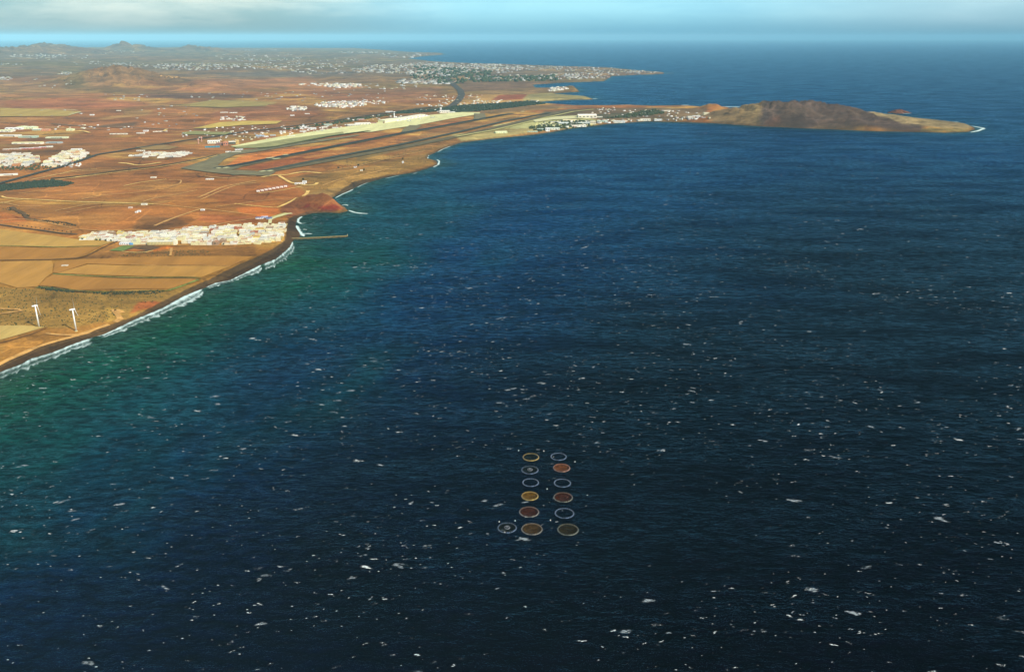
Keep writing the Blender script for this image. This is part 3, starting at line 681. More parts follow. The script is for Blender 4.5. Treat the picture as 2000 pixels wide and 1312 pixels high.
for pts, w, m in [
  ([(3,384),(12,388),(75,391),(150,395),(240,397.5),(300,399.5)], 8, TRK), ([(300,399.5),(350,404),(400,409),(500,421)], 5, TRKD), ([(-60,410),(0,398),(45,390)], 5, TRK),
  ([(108,413),(165,401),(230,397)], 5, TRKD), ([(130,416),(190,404),(225,402)], 4, TRKD), ([(242,364),(275,357),(325,351)], 6, TRK), ([(37,379),(100,370),(175,360)], 5, TRKD),
  ([(387,387),(410,377),(437,365),(470,359),(500,354)], 8, TRKD), ([(392,391),(425,376),(462,362),(500,358)], 6, TRKD), ([(90,344),(125,340),(162,335),(225,333)], 7, TRKD),
  ([(60,352),(110,342),(150,333),(190,331)], 5, TRK), ([(232,319),(250,320),(267,324),(290,322),(315,318)], 12, TRK), ([(115,352),(155,346),(200,339),(240,333)], 8, TRK),
  ([(302,442),(325,432),(347,424),(370,416),(392,409)], 8, TRKD), ([(602,373),(600,379),(590,385),(575,391),(560,398),(544,405)], 10, TRK), ([(458,398.5),(480,401),(502,403.5),(530,406),(544,406)], 5, TRK),
  ([(512,347),(525,344),(545,342),(560,343),(580,338),(597,336),(627,339)], 14, TRK), ([(545,344),(555,350),(566,357),(590,362),(615,363),(620,358)], 10, TRK), ([(505,378),(535,375),(568,369),(590,365)], 6, TRK),
  ([(420,405),(470,398),(520,392),(570,388)], 5, TRKD), ([(330,352),(355,352),(352,360),(330,366)], 5, TRKD), ([(0,432),(40,428),(75,432),(140,446)], 4, TRKD),
  ([(-60,741),(0,712),(61,682.5),(122,664),(168,652),(213,635)], 7, TRKD), ([(240,612),(222,604),(228,615),(238,622),(225,630)], 10, TRKD), ([(0,604),(35,605),(45,608),(0,614)], 6, TRKD),
  ([(175,650),(160,655),(120,656),(90,652)], 5, TRKD), ([(300,452),(260,449),(200,452),(150,448),(130,453)], 5, TRKD), ([(238,492),(262,494.5),(285,493.5),(300,490)], 4, TRK), ([(335,485),(333,500)], 5, TRKD),
  ([(395,447),(430,438),(465,432),(500,427)], 5, TRKD), ([(630,363),(660,352),(700,345),(760,330)], 6, TRKD), ([(640,335),(700,325),(780,305),(830,296)], 5, TRKD),
  ([(400,345),(440,349),(500,345)], 9, TRKD), ([(0,395),(40,404),(80,404)], 4, TRKD), ([(160,390),(200,382),(260,378),(330,368)], 5, TRKD), ([(280,395),(300,388),(350,380),(385,372)], 5, TRKD)]:
    strip('track', pts, w * 1.35, m, 1.5, wob=.35)
strip('dry_gully', [(22,405),(32,412),(46,417),(52,427),(70,431),(95,433),(120,434),(135,437),(148,441)], 16, mat('gully scrub', A(98,72,40), 1, .5, 12), 1.6, w1=8, wob=.5)
strip('road', [(-60,436),(0,440),(40,446),(80,451),(120,457),(152,459)], 8, ASPH, 2.2)
strip('road', [(552,474),(548,470),(535,476),(440,481),(335,480)], 6, TRKD, 1.3)
strip('promenade', [(549,468),(552,456),(556,445),(560,437.5)], 9, mat('promenade paving', A(176,156,112), .9, .1, 8), 1.3)
strip('promenade', [(527,437),(528,430),(540,424),(556,419.5),(570,417.5)], 12, CONC, 1.4)
drape('car_park', [(528,430),(530,424),(556,416.5),(568,417.5),(545,425)], mat('car park', A(188,182,132), .9, .2, 10), 1.2)
strip('highway', [(-60,373),(0,359),(50,345.5),(90,334.5),(125,325.5),(162,313),(190,303),(225,297.5),(275,289),(350,277),(425,267),(480,258),(550,250),(650,237),(725,226),(800,216),(850,210)], 26, ASPH, 2.5)
strip('road', [(100,349),(155,345),(225,335),(312,325),(360,317),(400,309.5),(430,302)], 24, mat('verge scrub dark', A(92,74,38), 1, .5, 16), 2.0, wob=.4)
strip('road', [(90,354),(155,347.5),(225,338),(312,327.5),(372,317),(400,311.5),(425,304.5)], 7, TRK, 2.6)
strip('road', [(100,243),(150,247),(200,249),(260,250.5),(360,255),(420,253)], 22, mat('old road', A(104,94,80), .95, .2, 30), 3.5)
strip('road', [(305,208),(400,210),(470,213),(540,216),(640,219),(760,222)], 20, mat('old road', A(104,94,80)), 4)
strip('dry_riverbed', [(872,148),(874,154),(886,166),(899,177),(902,186),(897,196),(884,207),(876,211)], 75, mat('riverbed gravel', A(74,66,64), 1, .2, 60), 4)
strip('runway_strip', [(450,342),(520,336),(640,315),(800,286),(920,262),(1060,228),(1120,214)], 70, SHOULD, 2.0)
strip('runway_strip', [(405,336),(440,331),(560,305.5),(640,289.5),(775,263.5),(900,241),(1000,222)], 60, SHOULD, 2.0)
drape('taxiway', [(352,330),(400,315),(428,303),(462,295),(500,292),(560,283),(640,272),(700,264),(702,266),(640,276),(560,288),(500,298),(462,303),(440,312),(425,324),(470,329),(452,333),(540,337),(525,345),(440,341),(395,336)], TARM, 2.4)
strip('runway', [(422,330.5),(475,321.5),(575,302),(650,287.5),(775,263),(900,240.5),(987,224.5)], 44, ASPD, 3.2)
strip('runway', [(509,336.5),(575,323.5),(650,308),(775,285),(900,258),(987,237.5),(1075,221)], 42, mat('old runway asphalt', A(66,68,62), .9, .2, 60), 3.2)
drape('apron', [(450,287),(500,277),(550,267.5),(600,260),(650,252.5),(725,242),(770,234.5),(825,227.5),(880,221.5),(905,220),(938,221),(936,224),(880,233),(812,246),(790,249),(725,259),(700,259),(675,263),(612,272),(537,286),(500,290),(470,291)], APR, 2.6)
drape('taxiway', [(456,288),(500,283),(560,273),(612,266),(670,259),(672,262.5),(612,272.5),(537,287),(500,290.5),(462,291)], APG, 3.6)
strip('taxiway', [(812,246),(800,254),(797,259)], 90, TARM, 3.0)
strip('taxiway', [(936,223),(938,229),(936,234)], 90, TARM, 3.2)
strip('grass_bank', [(505,292),(540,288),(612,274),(640,268),(690,261),(722,257)], 26, mat('bank scrub', A(82,84,40), 1, .5, 20), 4.5, wob=.4)
strip('track', [(890,268),(960,256),(1012,244),(1060,232),(1120,219),(1160,214.5)], 30, mat('base road', A(182,174,126), .95, .15, 40), 3.0)
drape('apron', [(1040,236),(1087,229),(1130,227),(1150,229),(1140,232),(1080,235),(1046,240)], CONC, 3.5)
drape('apron', [(1052,243),(1075,240),(1100,243),(1095,247),(1060,249)], APR, 3.5)
for a in ([(521,311),(536,309)], [(553,304.5),(563,303.5)], [(533,313),(547,311)], [(437,330.2),(447,328.6)], [(508,337.3),(519,335.6)], [(523,336.4),(533,334.6)], [(424,331),(431,329.8)], [(1018,219.6),(1024,218.8)]):
    strip('runway_marking', a, 24, CONC, 4.2)
strip('track', [(88,250),(150,253.5),(192,254)], 14, mat('shed lane', A(172,160,118), 1, .2, 20), 4)
strip('track', [(312,150),(450,150)], 30, TRKD, 6)
for a in ([(86,215),(120,215),(152,217)], [(135,226),(158,220)], [(150,257),(165,258),(176,261)], [(290,207),(310,206.5),(400,210)], [(320,258),(326,254)]):
    strip('track', a, 18, CONC if a[0][0] < 140 else TRK, 4.5)

# breakwater: rubble mound with a concrete walkway
def breakwater():
    p = P([(549,467.5),(570,467.3),(600,466.3),(640,464.3),(679,462.2)]); p = resample(p, 46); d = p[-1] - p[0]; d /= np.hypot(*d); nn = np.array([-d[1], d[0]])
    prof = [(-11,-2.5),(-6,1.8),(-3,3.4),(3,3.4),(6,2.0),(11,-2.5)]
    rr = np.random.default_rng(5); V3 = []; 
    for k, q in enumerate(p):
        for j, (o_, z) in enumerate(prof):
            s_ = 0.0 if j in (2, 3) else 1.0
            V3.append((*(q + nn * (o_ * (1.0 if k < 44 else .7) + s_ * rr.normal(0, 1.0)) + d * rr.normal(0, .8) * s_), z + s_ * rr.normal(0, .5) + (8 * max(0, 1 - k / 5)) ))
    n = len(p); F3 = [(k*6+j, k*6+j+1, (k+1)*6+j+1, (k+1)*6+j) for k in range(n-1) for j in range(5)] + [tuple(range((n-1)*6, n*6))]
    t = empty('breakwater', (float(p[0][0]), float(p[0][1]), 0)); tag(t, 'long thin stone breakwater running out to sea from the white village', 'breakwater')
    V3 = [(a - p[0][0], b - p[0][1], c) for a, b, c in V3]
    mesh_obj('rubble_mound', V3, F3, mat('dark rubble', A(84,74,58), 1, .5, 5), t)
    w = []; 
    for k, q in enumerate(p):
        zz = 3.55 + 8 * max(0, 1 - k / 5)
        for s_ in (-1, 1): w.append((*(q - p[0] + nn * 2.6 * s_), zz))
    mesh_obj('walkway', w, [(2*k, 2*k+1, 2*k+3, 2*k+2) for k in range(n-1)], mat('walkway concrete', A(196,172,124), .9, .15, 6), t)
    mb = MB().tube((*(p[-1] - p[0]), 3.4), (*(p[-1] - p[0]), 8.5), .8, .5, 10); mb.build('beacon', CONC, t)
breakwater()

# ------------------------------------------------------------------ wind turbines
WHT = mat('turbine white', (.80,.80,.74,1), .5, .04, 5)
def blade_mb(L):
    s = MB(); st = [(0,.8,.6),(1.6,.9,.55),(4.5,1.9,.34),(9,1.6,.25),(16,1.15,.17),(22,.8,.11),(L,.3,.05)]
    for r, c, t in st: s.v += [(-c*.45, -t, r), (c*.2, -t, r), (c, 0, r), (c*.2, t, r), (-c*.45, t, r)]
    for k in range(len(st)-1):
        for j in range(5): s.f.append((k*5+j, k*5+(j+1) % 5, (k+1)*5+(j+1) % 5, (k+1)*5+j))
    s.f += [tuple(reversed(range(5))), tuple(range(len(s.v)-5, len(s.v)))]; return s
def turbine(px, py, yaw, phase, label):
    g = UP(px, py)[0]; HH = 50.0
    t = empty('wind_turbine', (g[0], g[1], g[2] - .2)); tag(t, label, 'wind turbine', 'wind turbines above the beach')
    MB().tube((0,0,0), (0,0,.9), 3.2, 3.0, 20).build('foundation', CONC, t)
    MB().tube((0,0,.9), (0,0,HH-1.2), 1.85, 1.15, 20).build('tower', WHT, t, True)
    ax = Vector((math.sin(yaw), math.cos(yaw), 0))     # rotor side
    n = MB(); sx = Vector((math.cos(yaw), -math.sin(yaw), 0))
    prof = [(-6.8,.9,1.0),(-6.2,1.5,1.6),(-1,1.75,1.9),(2.0,1.6,1.75),(2.9,1.2,1.3)]
    for a, w, h in prof:
        for j in range(8):
            th = 2*math.pi*(j+.5)/8; q = ax*a + sx*math.cos(th)*w; n.v.append((q.x, q.y, HH + math.sin(th)*h))
    for k in range(4):
        for j in range(8): n.f.append((k*8+j, k*8+(j+1) % 8, (k+1)*8+(j+1) % 8, (k+1)*8+j))
    n.f += [tuple(reversed(range(8))), tuple(range(32, 40))]; n.build('nacelle', WHT, t, True)
    c = ax * 3.9 + Vector((0, 0, HH))
    hb = MB().tube(ax*2.9+Vector((0,0,HH)), ax*4.6+Vector((0,0,HH)), 1.25, 1.15, 14).tube(ax*4.6+Vector((0,0,HH)), ax*5.6+Vector((0,0,HH)), 1.15, .35, 14).build('hub', WHT, t, True)
    for k in range(3):
        b = blade_mb(25.0).build('blade', WHT, t); b.location = c
        b.rotation_euler = (0, 0, -yaw); 
        from mathutils import Matrix
        R = Matrix.Rotation(-yaw, 4, 'Z') @ Matrix.Rotation(phase + k*2*math.pi/3, 4, 'Y')
        b.rotation_euler = R.to_euler()
turbine(76.5, 639, math.radians(48), math.radians(20), 'white wind turbine on the left, standing at the corner of the pale field')
turbine(149, 646.5, math.radians(48), math.radians(-2), 'white wind turbine on the right, the one nearer the beach')

# ------------------------------------------------------------------ fish cages
def net_mat(n, c, al):
    m = bpy.data.materials.new(n); nt, p, o = nodes(m); v = ncoord(nt); f = nnoise(nt, v, .22, 5, .7)
    nt.links.new(nmix(nt, nmap(nt, nnoise(nt, v, .16, 4, .7), .38, .62, 0, 1), c, tuple(q * .35 for q in c[:3]) + (1,)), p.inputs['Base Color']); p.inputs['Specular IOR Level'].default_value = .04; p.inputs['Roughness'].default_value = .9
    t = nt.nodes.new('ShaderNodeBsdfTransparent'); mx = nt.nodes.new('ShaderNodeMixShader')
    nt.links.new(nmap(nt, f, .3, .7, al * .6, al * 1.2), mx.inputs[0]); nt.links.new(t.outputs[0], mx.inputs[1]); nt.links.new(p.outputs[0], mx.inputs[2]); nt.links.new(mx.outputs[0], o.inputs[0]); return m
CM = dict(yellow=mat('yellow float', (.46,.32,.05,1), .5, .4, 6), blue=mat('blue grey float', (.08,.13,.22,1), .5, .95, 6), grey=mat('grey float', (.17,.18,.20,1), .5, .95, 6), white=mat('pale float', (.21,.20,.16,1), .5, .95, 6), red=mat('salmon float', (.32,.17,.11,1), .5, .95, 6), olive=mat('olive float', (.15,.16,.11,1), .5, .95, 6))
NM = dict(gold=net_mat('gold net', (.30,.15,.008,1), .45), orange=net_mat('orange net', (.26,.085,.02,1), .55), brown=net_mat('brown net', (.105,.026,.003,1), .5), olive=net_mat('olive net', (.055,.036,.002,1), .45), tan=net_mat('tan net', (.12,.062,.006,1), .5), dark=net_mat('dark net', (.022,.022,.006,1), .4), none=net_mat('empty net', (.002,.008,.02,1), .2))
POST = mat('cage bracket', (.36,.39,.42,1), .5, .3, 2)
def cage(px, py, R, fl, net, label, inner=False, tilt=(0, 0)):
    g = P([(px, py)])[0]; t = empty('fish_cage', (g[0], g[1], .35), random.uniform(0, 1)); tag(t, label, 'fish cage', 'ring fish cages floating in two columns')
    t.rotation_euler = (tilt[0], tilt[1], random.uniform(0, .3))
    MB().torus(R, .24, 0).build('outer_float', CM[fl], t, True); MB().torus(R - .9, .20, 0).build('inner_float', CM[fl], t, True)
    MB().torus(R - .5, .09, 1.25, 40, 5).build('handrail', CM[fl], t, True)
    pm = None
    for k in range(24):
        a = 2*math.pi*k/24
        if pm is None:
            pm = MB().box((0,0,-.1), (1.9,.28,.3)).tube((0,0,0), (0,0,1.3), .18, .14, 6).build('stanchion', POST, t); o = pm
        else: o = pm.copy(); COL.objects.link(o); o.parent = t
        o.location = ((R-.6)*math.cos(a), (R-.6)*math.sin(a), 0); o.rotation_euler = (0, 0, a)
    nb = MB(); n = 32; K = 6; sag = -.9 if net != 'none' else -.6; top = 1.2 if net != 'none' else .1
    nb.v.append((0, 0, top + sag))
    for k in range(1, K+1):
        r = (R-.65)*k/K
        for i in range(n): nb.v.append((r*math.cos(2*math.pi*i/n), r*math.sin(2*math.pi*i/n), top + sag*(1-(k/K)**2)))
    for i in range(n): nb.f.append((0, 1+i, 1+(i+1) % n))
    for k in range(K-1):
        for i in range(n): nb.f.append((1+k*n+i, 1+(k+1)*n+i, 1+(k+1)*n+(i+1) % n, 1+k*n+(i+1) % n))
    nb.build('bird_net', NM[net], t, True)
    if inner:
        MB().torus(R*.30, .32, .9, 28).build('feeder_ring', CM['grey'], t, True)
        for k in range(6):
            a = math.pi*k/3; MB().tube((R*.30*math.cos(a), R*.30*math.sin(a), .9), (0,0,1.9), .1, .1, 5).build('feeder_strut', POST, t)
cage(1037,893,12.6,'yellow','dark','cage with yellow floats and dark net at the far left end of the columns')
cage(1091,892,12.4,'blue','none','open blue cage ring at the far right end of the columns')
cage(1035,918,12.8,'blue','dark','blue cage ring with a small inner ring, second from the far end on the left', True)
cage(1097,914,12.8,'red','orange','cage with salmon rim and orange net, second from the far end on the right')
cage(1036.5,942.5,12.0,'blue','none','open blue ring directly beyond the golden netted cage')
cage(1098.5,943.5,12.4,'blue','none','open blue ring directly beyond the grey rimmed brown netted cage on the right')
cage(1035,969,12.0,'yellow','gold','cage with yellow rim filled with golden net')
cage(1100,971.5,13.6,'olive','brown','grey green rimmed cage with dark brown net, right column beside the golden one')
cage(1033.5,1000,13.6,'white','brown','pale rimmed cage with reddish brown net, just below the golden cage')
cage(1102.5,1002.5,13.2,'blue','none','dim blue ring in the right column, last before the nearest row')
cage(990.5,1031,12.6,'blue','dark','blue ring with inner ring standing apart left of the nearest row', True)
cage(1039,1033.5,14.0,'white','tan','wide pale rimmed cage with tan net, middle of the nearest row')
cage(1109.5,1034.5,14.0,'olive','olive','wide cage with olive net at the right end of the nearest row')
def buoy(px, py, label, r=.9, c=(.75,.75,.68,1)):
    g = P([(px, py)])[0]; t = empty('buoy', (g[0], g[1], 0)); tag(t, label, 'buoy', 'mooring buoys round the fish cages')
    m = mat('buoy ' + str(c[0]), c, .4, .05, 1)
    MB().tube((0,0,-.4), (0,0,.4), r*.6, r, 12).tube((0,0,.4), (0,0,1.2), r, r*.55, 12).build('float', m, t, True); MB().tube((0,0,1.2), (0,0,2.1), .15, .12, 6).build('mast', m, t)
buoy(975,1019,'white mooring buoy up left of the ring that stands apart'); buoy(1006,1017,'white buoy between the ring standing apart and the column')
buoy(985.5,1039.5,'bright white buoy inside the near edge of the ring that stands apart', 1.2)
buoy(1013,880,'small buoy beyond the far yellow cage, on its left'); buoy(1062,881,'small buoy between the two farthest cages')
buoy(1123,902,'small buoy right of the farthest open ring'); buoy(1068.5,955,'small buoy between the two middle pairs of cages'); buoy(1075,1016,'small buoy between the columns near the closest row')

# ------------------------------------------------------------------ buildings
def wall_mat(name, c, win=True, storey=3.0):
    """painted render with rows of small dark openings, in the house's own coordinates"""
    if name in MATS: return MATS[name]
    m = bpy.data.materials.new(name); nt, p, o = nodes(m); v = ncoord(nt)
    n = nnoise(nt, v, .25, 4, .6)
    sc = nt.nodes.new('ShaderNodeVectorMath'); sc.operation = 'SCALE'; sc.inputs[0].default_value = c[:3]; nt.links.new(nmap(nt, n, .3, .7, .86, 1.06), sc.inputs['Scale'])
    col = sc.outputs[0]
    if win:
        t = nt.nodes.new('ShaderNodeTexCoord'); s_ = nt.nodes.new('ShaderNodeSeparateXYZ'); nt.links.new(t.outputs['Object'], s_.inputs[0])
        h = nmath(nt, 'FRACT', nmath(nt, 'DIVIDE', nmath(nt, 'ADD', s_.outputs[0], nmath(nt, 'ADD', s_.outputs[1], 200.0)), 3.4))
        z = nmath(nt, 'FRACT', nmath(nt, 'DIVIDE', s_.outputs[2], storey))
        a = nmath(nt, 'MULTIPLY', nmath(nt, 'MULTIPLY', nmath(nt, 'GREATER_THAN', h, .36), nmath(nt, 'LESS_THAN', h, .68)), nmath(nt, 'MULTIPLY', nmath(nt, 'GREATER_THAN', z, .30), nmath(nt, 'LESS_THAN', z, .76)))
        nn_ = nt.nodes.new('ShaderNodeNewGeometry'); s2 = nt.nodes.new('ShaderNodeSeparateXYZ'); nt.links.new(nn_.outputs['Normal'], s2.inputs[0])
        a = nmath(nt, 'MULTIPLY', a, nmath(nt, 'LESS_THAN', nmath(nt, 'ABSOLUTE', s2.outputs[2]), .5))
        col = nmix(nt, a, col, (.05, .045, .04, 1))
    nt.links.new(col, p.inputs['Base Color']); p.inputs['Specular IOR Level'].default_value = .04; p.inputs['Roughness'].default_value = .9; p.inputs['Specular IOR Level'].default_value = .2
    MATS[name] = m; return m
WC = {'white': (.80,.78,.66,1), 'cream': (.80,.72,.44,1), 'yellow': (.78,.60,.16,1), 'pale yellow': (.80,.76,.42,1), 'orange': (.62,.28,.10,1), 'brown': (.40,.26,.15,1), 'grey': (.50,.50,.46,1), 'terracotta': (.50,.18,.09,1)}
ROOF = [mat('terrace tiles pale', (.62,.58,.42,1), .9, .15, 5), mat('terrace tiles buff', (.52,.40,.26,1), .9, .2, 5), mat('terrace tiles grey', (.36,.35,.30,1), .9, .2, 5), mat('terrace white', (.76,.73,.56,1), .9, .1, 5), mat('terrace clay', (.44,.22,.12,1), .9, .2, 5)]
def parapet_box(w, d, h, par=.9, t=.35):
    """walls with a parapet round a sunk roof"""
    s = MB(); x, y = w/2, d/2; X_, Y_ = x-t, y-t; zr = h
    s.v = [(-x,-y,-2),(x,-y,-2),(x,y,-2),(-x,y,-2),(-x,-y,h+par),(x,-y,h+par),(x,y,h+par),(-x,y,h+par),(-X_,-Y_,h+par),(X_,-Y_,h+par),(X_,Y_,h+par),(-X_,Y_,h+par),(-X_,-Y_,zr),(X_,-Y_,zr),(X_,Y_,zr),(-X_,Y_,zr)]
    for i in range(4):
        j = (i+1) % 4; s.f += [(i, j, 4+j, 4+i), (4+i, 4+j, 8+j, 8+i), (8+i, 8+j, 12+j, 12+i)]
    s.f.append((12,13,14,15)); return s
HR = random.Random(3)
def house(x, y, z, w, d, h, rz, col, label, group, tower=True, parts=True):
    m = wall_mat('wall ' + col, WC[col]); t = parapet_box(w, d, h).build('house', m); t.location = (x, y, z); t.rotation_euler = (0, 0, rz)
    tag(t, label, 'house', group)
    if parts:
        mesh_obj('roof_terrace', [(-w/2+.36,-d/2+.36,h+.06),(w/2-.36,-d/2+.36,h+.06),(w/2-.36,d/2-.36,h+.06),(-w/2+.36,d/2-.36,h+.06)], [(0,1,2,3)], HR.choice(ROOF), t)
        if tower:
            a, b = w*HR.uniform(.28,.5), d*HR.uniform(.28,.45); sx, sy = HR.choice((-1,1)), HR.choice((-1,1,1))
            s = MB().box((sx*(w/2-a/2-.4), sy*(d/2-b/2-.4), h+.07), (a, b, 2.6)).box((sx*(w/2-a/2-.4), sy*(d/2-b/2-.4), h+2.67), (a+.4, b+.4, .25)); s.build('stair_tower', m, t)
    return t
ORD = ['first','second','third','fourth','fifth','sixth','seventh','eighth','ninth','tenth','eleventh','twelfth','thirteenth','fourteenth','fifteenth','sixteenth','seventeenth','eighteenth','nineteenth','twentieth']
def ordn(n): return ORD[n-1] if n <= 20 else ('twenty-' + ORD[n-21] if n < 30 else ('thirtieth' if n == 30 else 'thirty-' + ORD[n-31] if n < 40 else 'forty-' + ORD[n-41] if n > 40 else 'fortieth'))
def village(poly, rz, cw, cd, sx, sy, street, where, group, from_end, end_name, cols, hmin=1, hmax=3, skip=.08, maxn=999, seed=1):
    """rows of houses inside the outline; rows counted from the viewer, houses from one end"""
    w = UP([p[0] for p in poly], [p[1] for p in poly]); c = w.mean(0); ca, sa = math.cos(rz), math.sin(rz); R = random.Random(seed)
    loc = np.stack([(w[:,0]-c[0])*ca + (w[:,1]-c[1])*sa, -(w[:,0]-c[0])*sa + (w[:,1]-c[1])*ca], -1)
    y = loc[:,1].min() + cd*.4; rows = []; r = 0
    while y < loc[:,1].max():
        row = []; x = loc[:,0].min() + R.uniform(0, cw*.3); k = 0
        while x < loc[:,0].max():
            wd = cw * R.uniform(.75, 1.25)
            if bool(inside(np.array([x + wd/2]), np.array([y]), loc)[0]) and R.random() > skip: row.append((x + wd/2, y + R.uniform(-1.5, 1.5), wd, cd * R.uniform(.8, 1.05)))
            x += wd + (street if k % 4 == 3 else sx); k += 1
        if row: rows.append(row)
        y += cd + (sy if r % 2 == 0 else sy*.2 + .6); r += 1
    n = 0
    for ri, row in enumerate(rows):
        row = row[::-1] if from_end > 0 else row
        for ci, (lx, ly, wd, dp) in enumerate(row):
            if n >= maxn: return n
            X_, Y_ = c[0] + lx*ca - ly*sa, c[1] + lx*sa + ly*ca; z = float(H(np.array([X_]), np.array([Y_]))[0])
            st = R.choices([1,2,3,4][:hmax], [3,8,7,1.5][:hmax])[0]; st = max(hmin, st); col = R.choices(list(cols), list(cols.values()))[0]
            stn = {1:'one-storey',2:'two-storey',3:'three-storey',4:'four-storey'}[st]
            lab = f"{col} {stn} house, {ordn(ci+1)} from {end_name}, {ordn(ri+1)} row back, {where}"
            if len(lab.split()) > 16: lab = f"{col} house, {ordn(ci+1)} from {end_name}, {ordn(ri+1)} row back, {where}"
            house(X_, Y_, z, wd, dp, st*3.1, rz + R.uniform(-.04,.04), col, lab, group, R.random() < .75); n += 1
    return n
COLS = {'white': 10, 'cream': 6, 'pale yellow': 4, 'yellow': .8, 'orange': .5, 'brown': .7, 'grey': .6, 'terracotta': .4}
print('village A', village([(154,469.5),(180,470.5),(225,472),(262,478),(300,475.5),(385,479),(440,478),(490,477),(530,476),(547,470),(556,441),(535,440.5),(500,441),(450,442),(400,446),(360,448),(330,452),(300,456),(250,457),(200,455),(175,457)], .09, 20.5, 19.5, 1.4, 6.0, 9.0, 'seaside village', 'houses of the seaside village', 1, 'the beach', COLS, seed=4))
print('L1', village([(-10,328),(40,326),(75,321),(70,310),(55,300),(0,302),(-10,304)], .15, 36, 30, 4, 18, 22, 'far-left village', 'houses of the village at the left edge', 1, 'the right', {'white': 8,'cream': 5,'pale yellow': 4,'orange': 1,'terracotta': .6,'grey': 1}, hmax=3, seed=9, skip=.12))
print('L2', village([(84,326),(110,326),(172,307),(168,301),(150,294),(118,298),(98,310)], .30, 36, 30, 4, 18, 22, 'village by the highway bend', 'houses by the highway bend', 1, 'the right', {'white': 8,'cream': 5,'pale yellow': 4,'orange': 1.3,'grey': 1}, hmax=3, seed=10, skip=.12))
print('L3', village([(243,308),(265,312),(330,309),(382,304),(372,299),(320,297),(280,299)], .12, 32, 28, 5, 20, 20, 'low village before the hangars', 'houses of the low village', 1, 'the right', {'white': 10,'cream': 3,'grey': 2}, hmax=2, seed=12, skip=.22))

# single buildings that stand out
def shed(px, py, w, d, h, rz, wallc, roofc, name, label, cat='building', gable=0.0, nwin=0, door=True, group=None, z=None):
    g = UP(px, py)[0]; t = empty(name, (g[0], g[1], g[2] if z is None else z), rz); tag(t, label, cat, group)
    wm = mat('render %.2f %.2f %.2f' % wallc, (*wallc, 1), .9, .08, 8); rm = mat('roofing %.2f %.2f %.2f' % roofc, (*roofc, 1), .8, .12, 10)
    MB().box((0, 0, -2), (w, d, h + 2)).build('wall', wm, t)
    if gable: MB().gable((0, 0, h + .01), (w + 1, d + 1), gable, 0 if w > d else 1).build('roof', rm, t)
    else: MB().box((0, 0, h + .003), (w + .8, d + .8, .7)).build('roof', rm, t)
    dk = mat('window glass dark', (.06,.07,.08,1), .3, .1, 3)
    for k in range(nwin): MB().box(((k + .5 - nwin/2) * w / nwin, -d/2 - .1, h*.42), (w / nwin * .5, .3, h*.3)).build('window', dk, t)
    if door: MB().box((w*.22 if nwin else 0, -d/2 - .2, -1.9), (max(2.0, w*.08), .3, 1.9 + min(h*.36, 4))).build('door', mat('metal door', (.22,.22,.2,1), .6, .1, 3), t)
    return t
WH, CR, YE, YG, OR, GY, GR = (.80,.80,.74), (.78,.74,.58), (.78,.64,.24), (.74,.78,.42), (.60,.26,.12), (.42,.44,.42), (.40,.52,.38)
# long yellow apartment block in the village with three storeys of windows
g = UP(315, 477.5)[0]; t = empty('apartment_block', (g[0], g[1], g[2]), .06); tag(t, 'long yellow three-storey apartment block facing the fields, with rows of windows', 'apartment block')
ym = mat('yellow render', (.80,.62,.20,1), .9, .06, 8); MB().box((0,0,-2), (78,14,12)).build('wall', ym, t); MB().box((0,0,10.003), (79,15,.8)).build('roof', ROOF[3], t); MB().box((44,0,-2), (9,17,16)).build('stair_tower', mat('cream render', (.8,.76,.55,1), .9, .06, 8), t)
wd0 = None
for r_ in range(3):
    for k in range(17):
        if wd0 is None: o = wd0 = MB().box((0,0,0), (2.2,.3,1.5)).build('window', mat('window glass dark', (.06,.07,.08,1)), t)
        else: o = wd0.copy(); COL.objects.link(o); o.parent = t
        o.location = (-36 + k*4.4, -7.1, .9 + r_*3.2)
for k in range(3): MB().box((0, -7.6, 2.75 + 3.2*k), (76, 1.2, .3)).build('balcony', ROOF[3], t)
shed(245,477.5,34,9,5,.05,WH,(.7,.74,.76),'low_building','low white building with a flat roof in front of the village, beside the green pitch', nwin=5)
shed(258,477.5,10,12,6.5,.05,(.12,.36,.62),(.5,.6,.7),'blue_annexe','bright blue box building at the end of the low white one', door=False)
shed(162,466.5,18,14,8,.05,(.78,.58,.12),(.7,.62,.4),'yellow_house','deep yellow house at the landward tip of the seaside village','house', nwin=3)
for k, (a, b, ww) in enumerate([(507,427,26),(517,425.5,22),(526,427.5,20)]):
    shed(a,b,ww,13,4.5,.2,(.30,.34,.46) if k else WH,(.12,.15,.30) if k != 1 else (.6,.62,.7),'storage_hall',['white walled storage hall with navy roof, nearest the village rooftops','storage hall with pale roof between the two navy roofed ones','small navy roofed storage hall nearest the beach car park'][k],'hall', nwin=3)
# row of identical huts on the red slope
for k in range(8):
    a = 504.5 + k*7.6; b = 374.3 - k*1.35; g = UP(a, b)[0]
    t = empty('hut', (g[0], g[1], g[2]), .22); tag(t, f'square white-fronted hut, {ordn(k+1)} from the left in the row of eight', 'hut', 'row of eight huts on the red slope')
    MB().box((0,0,-1), (13,12,8)).build('wall', mat('hut white', (.78,.72,.62,1), .9, .08, 5), t); MB().box((0,.4,7.003), (14,13,.8)).build('roof', mat('hut red roof', (.30,.11,.07,1), .9, .1, 5), t)
    MB().box((8.6,1,-1), (4.2,10,6)).build('side_yard', mat('hut red wall', (.26,.10,.07,1), .9, .1, 5), t); MB().box((0,-6.1,-.9), (3,.3,3.4)).build('door', mat('metal door', (.22,.22,.2,1)), t)
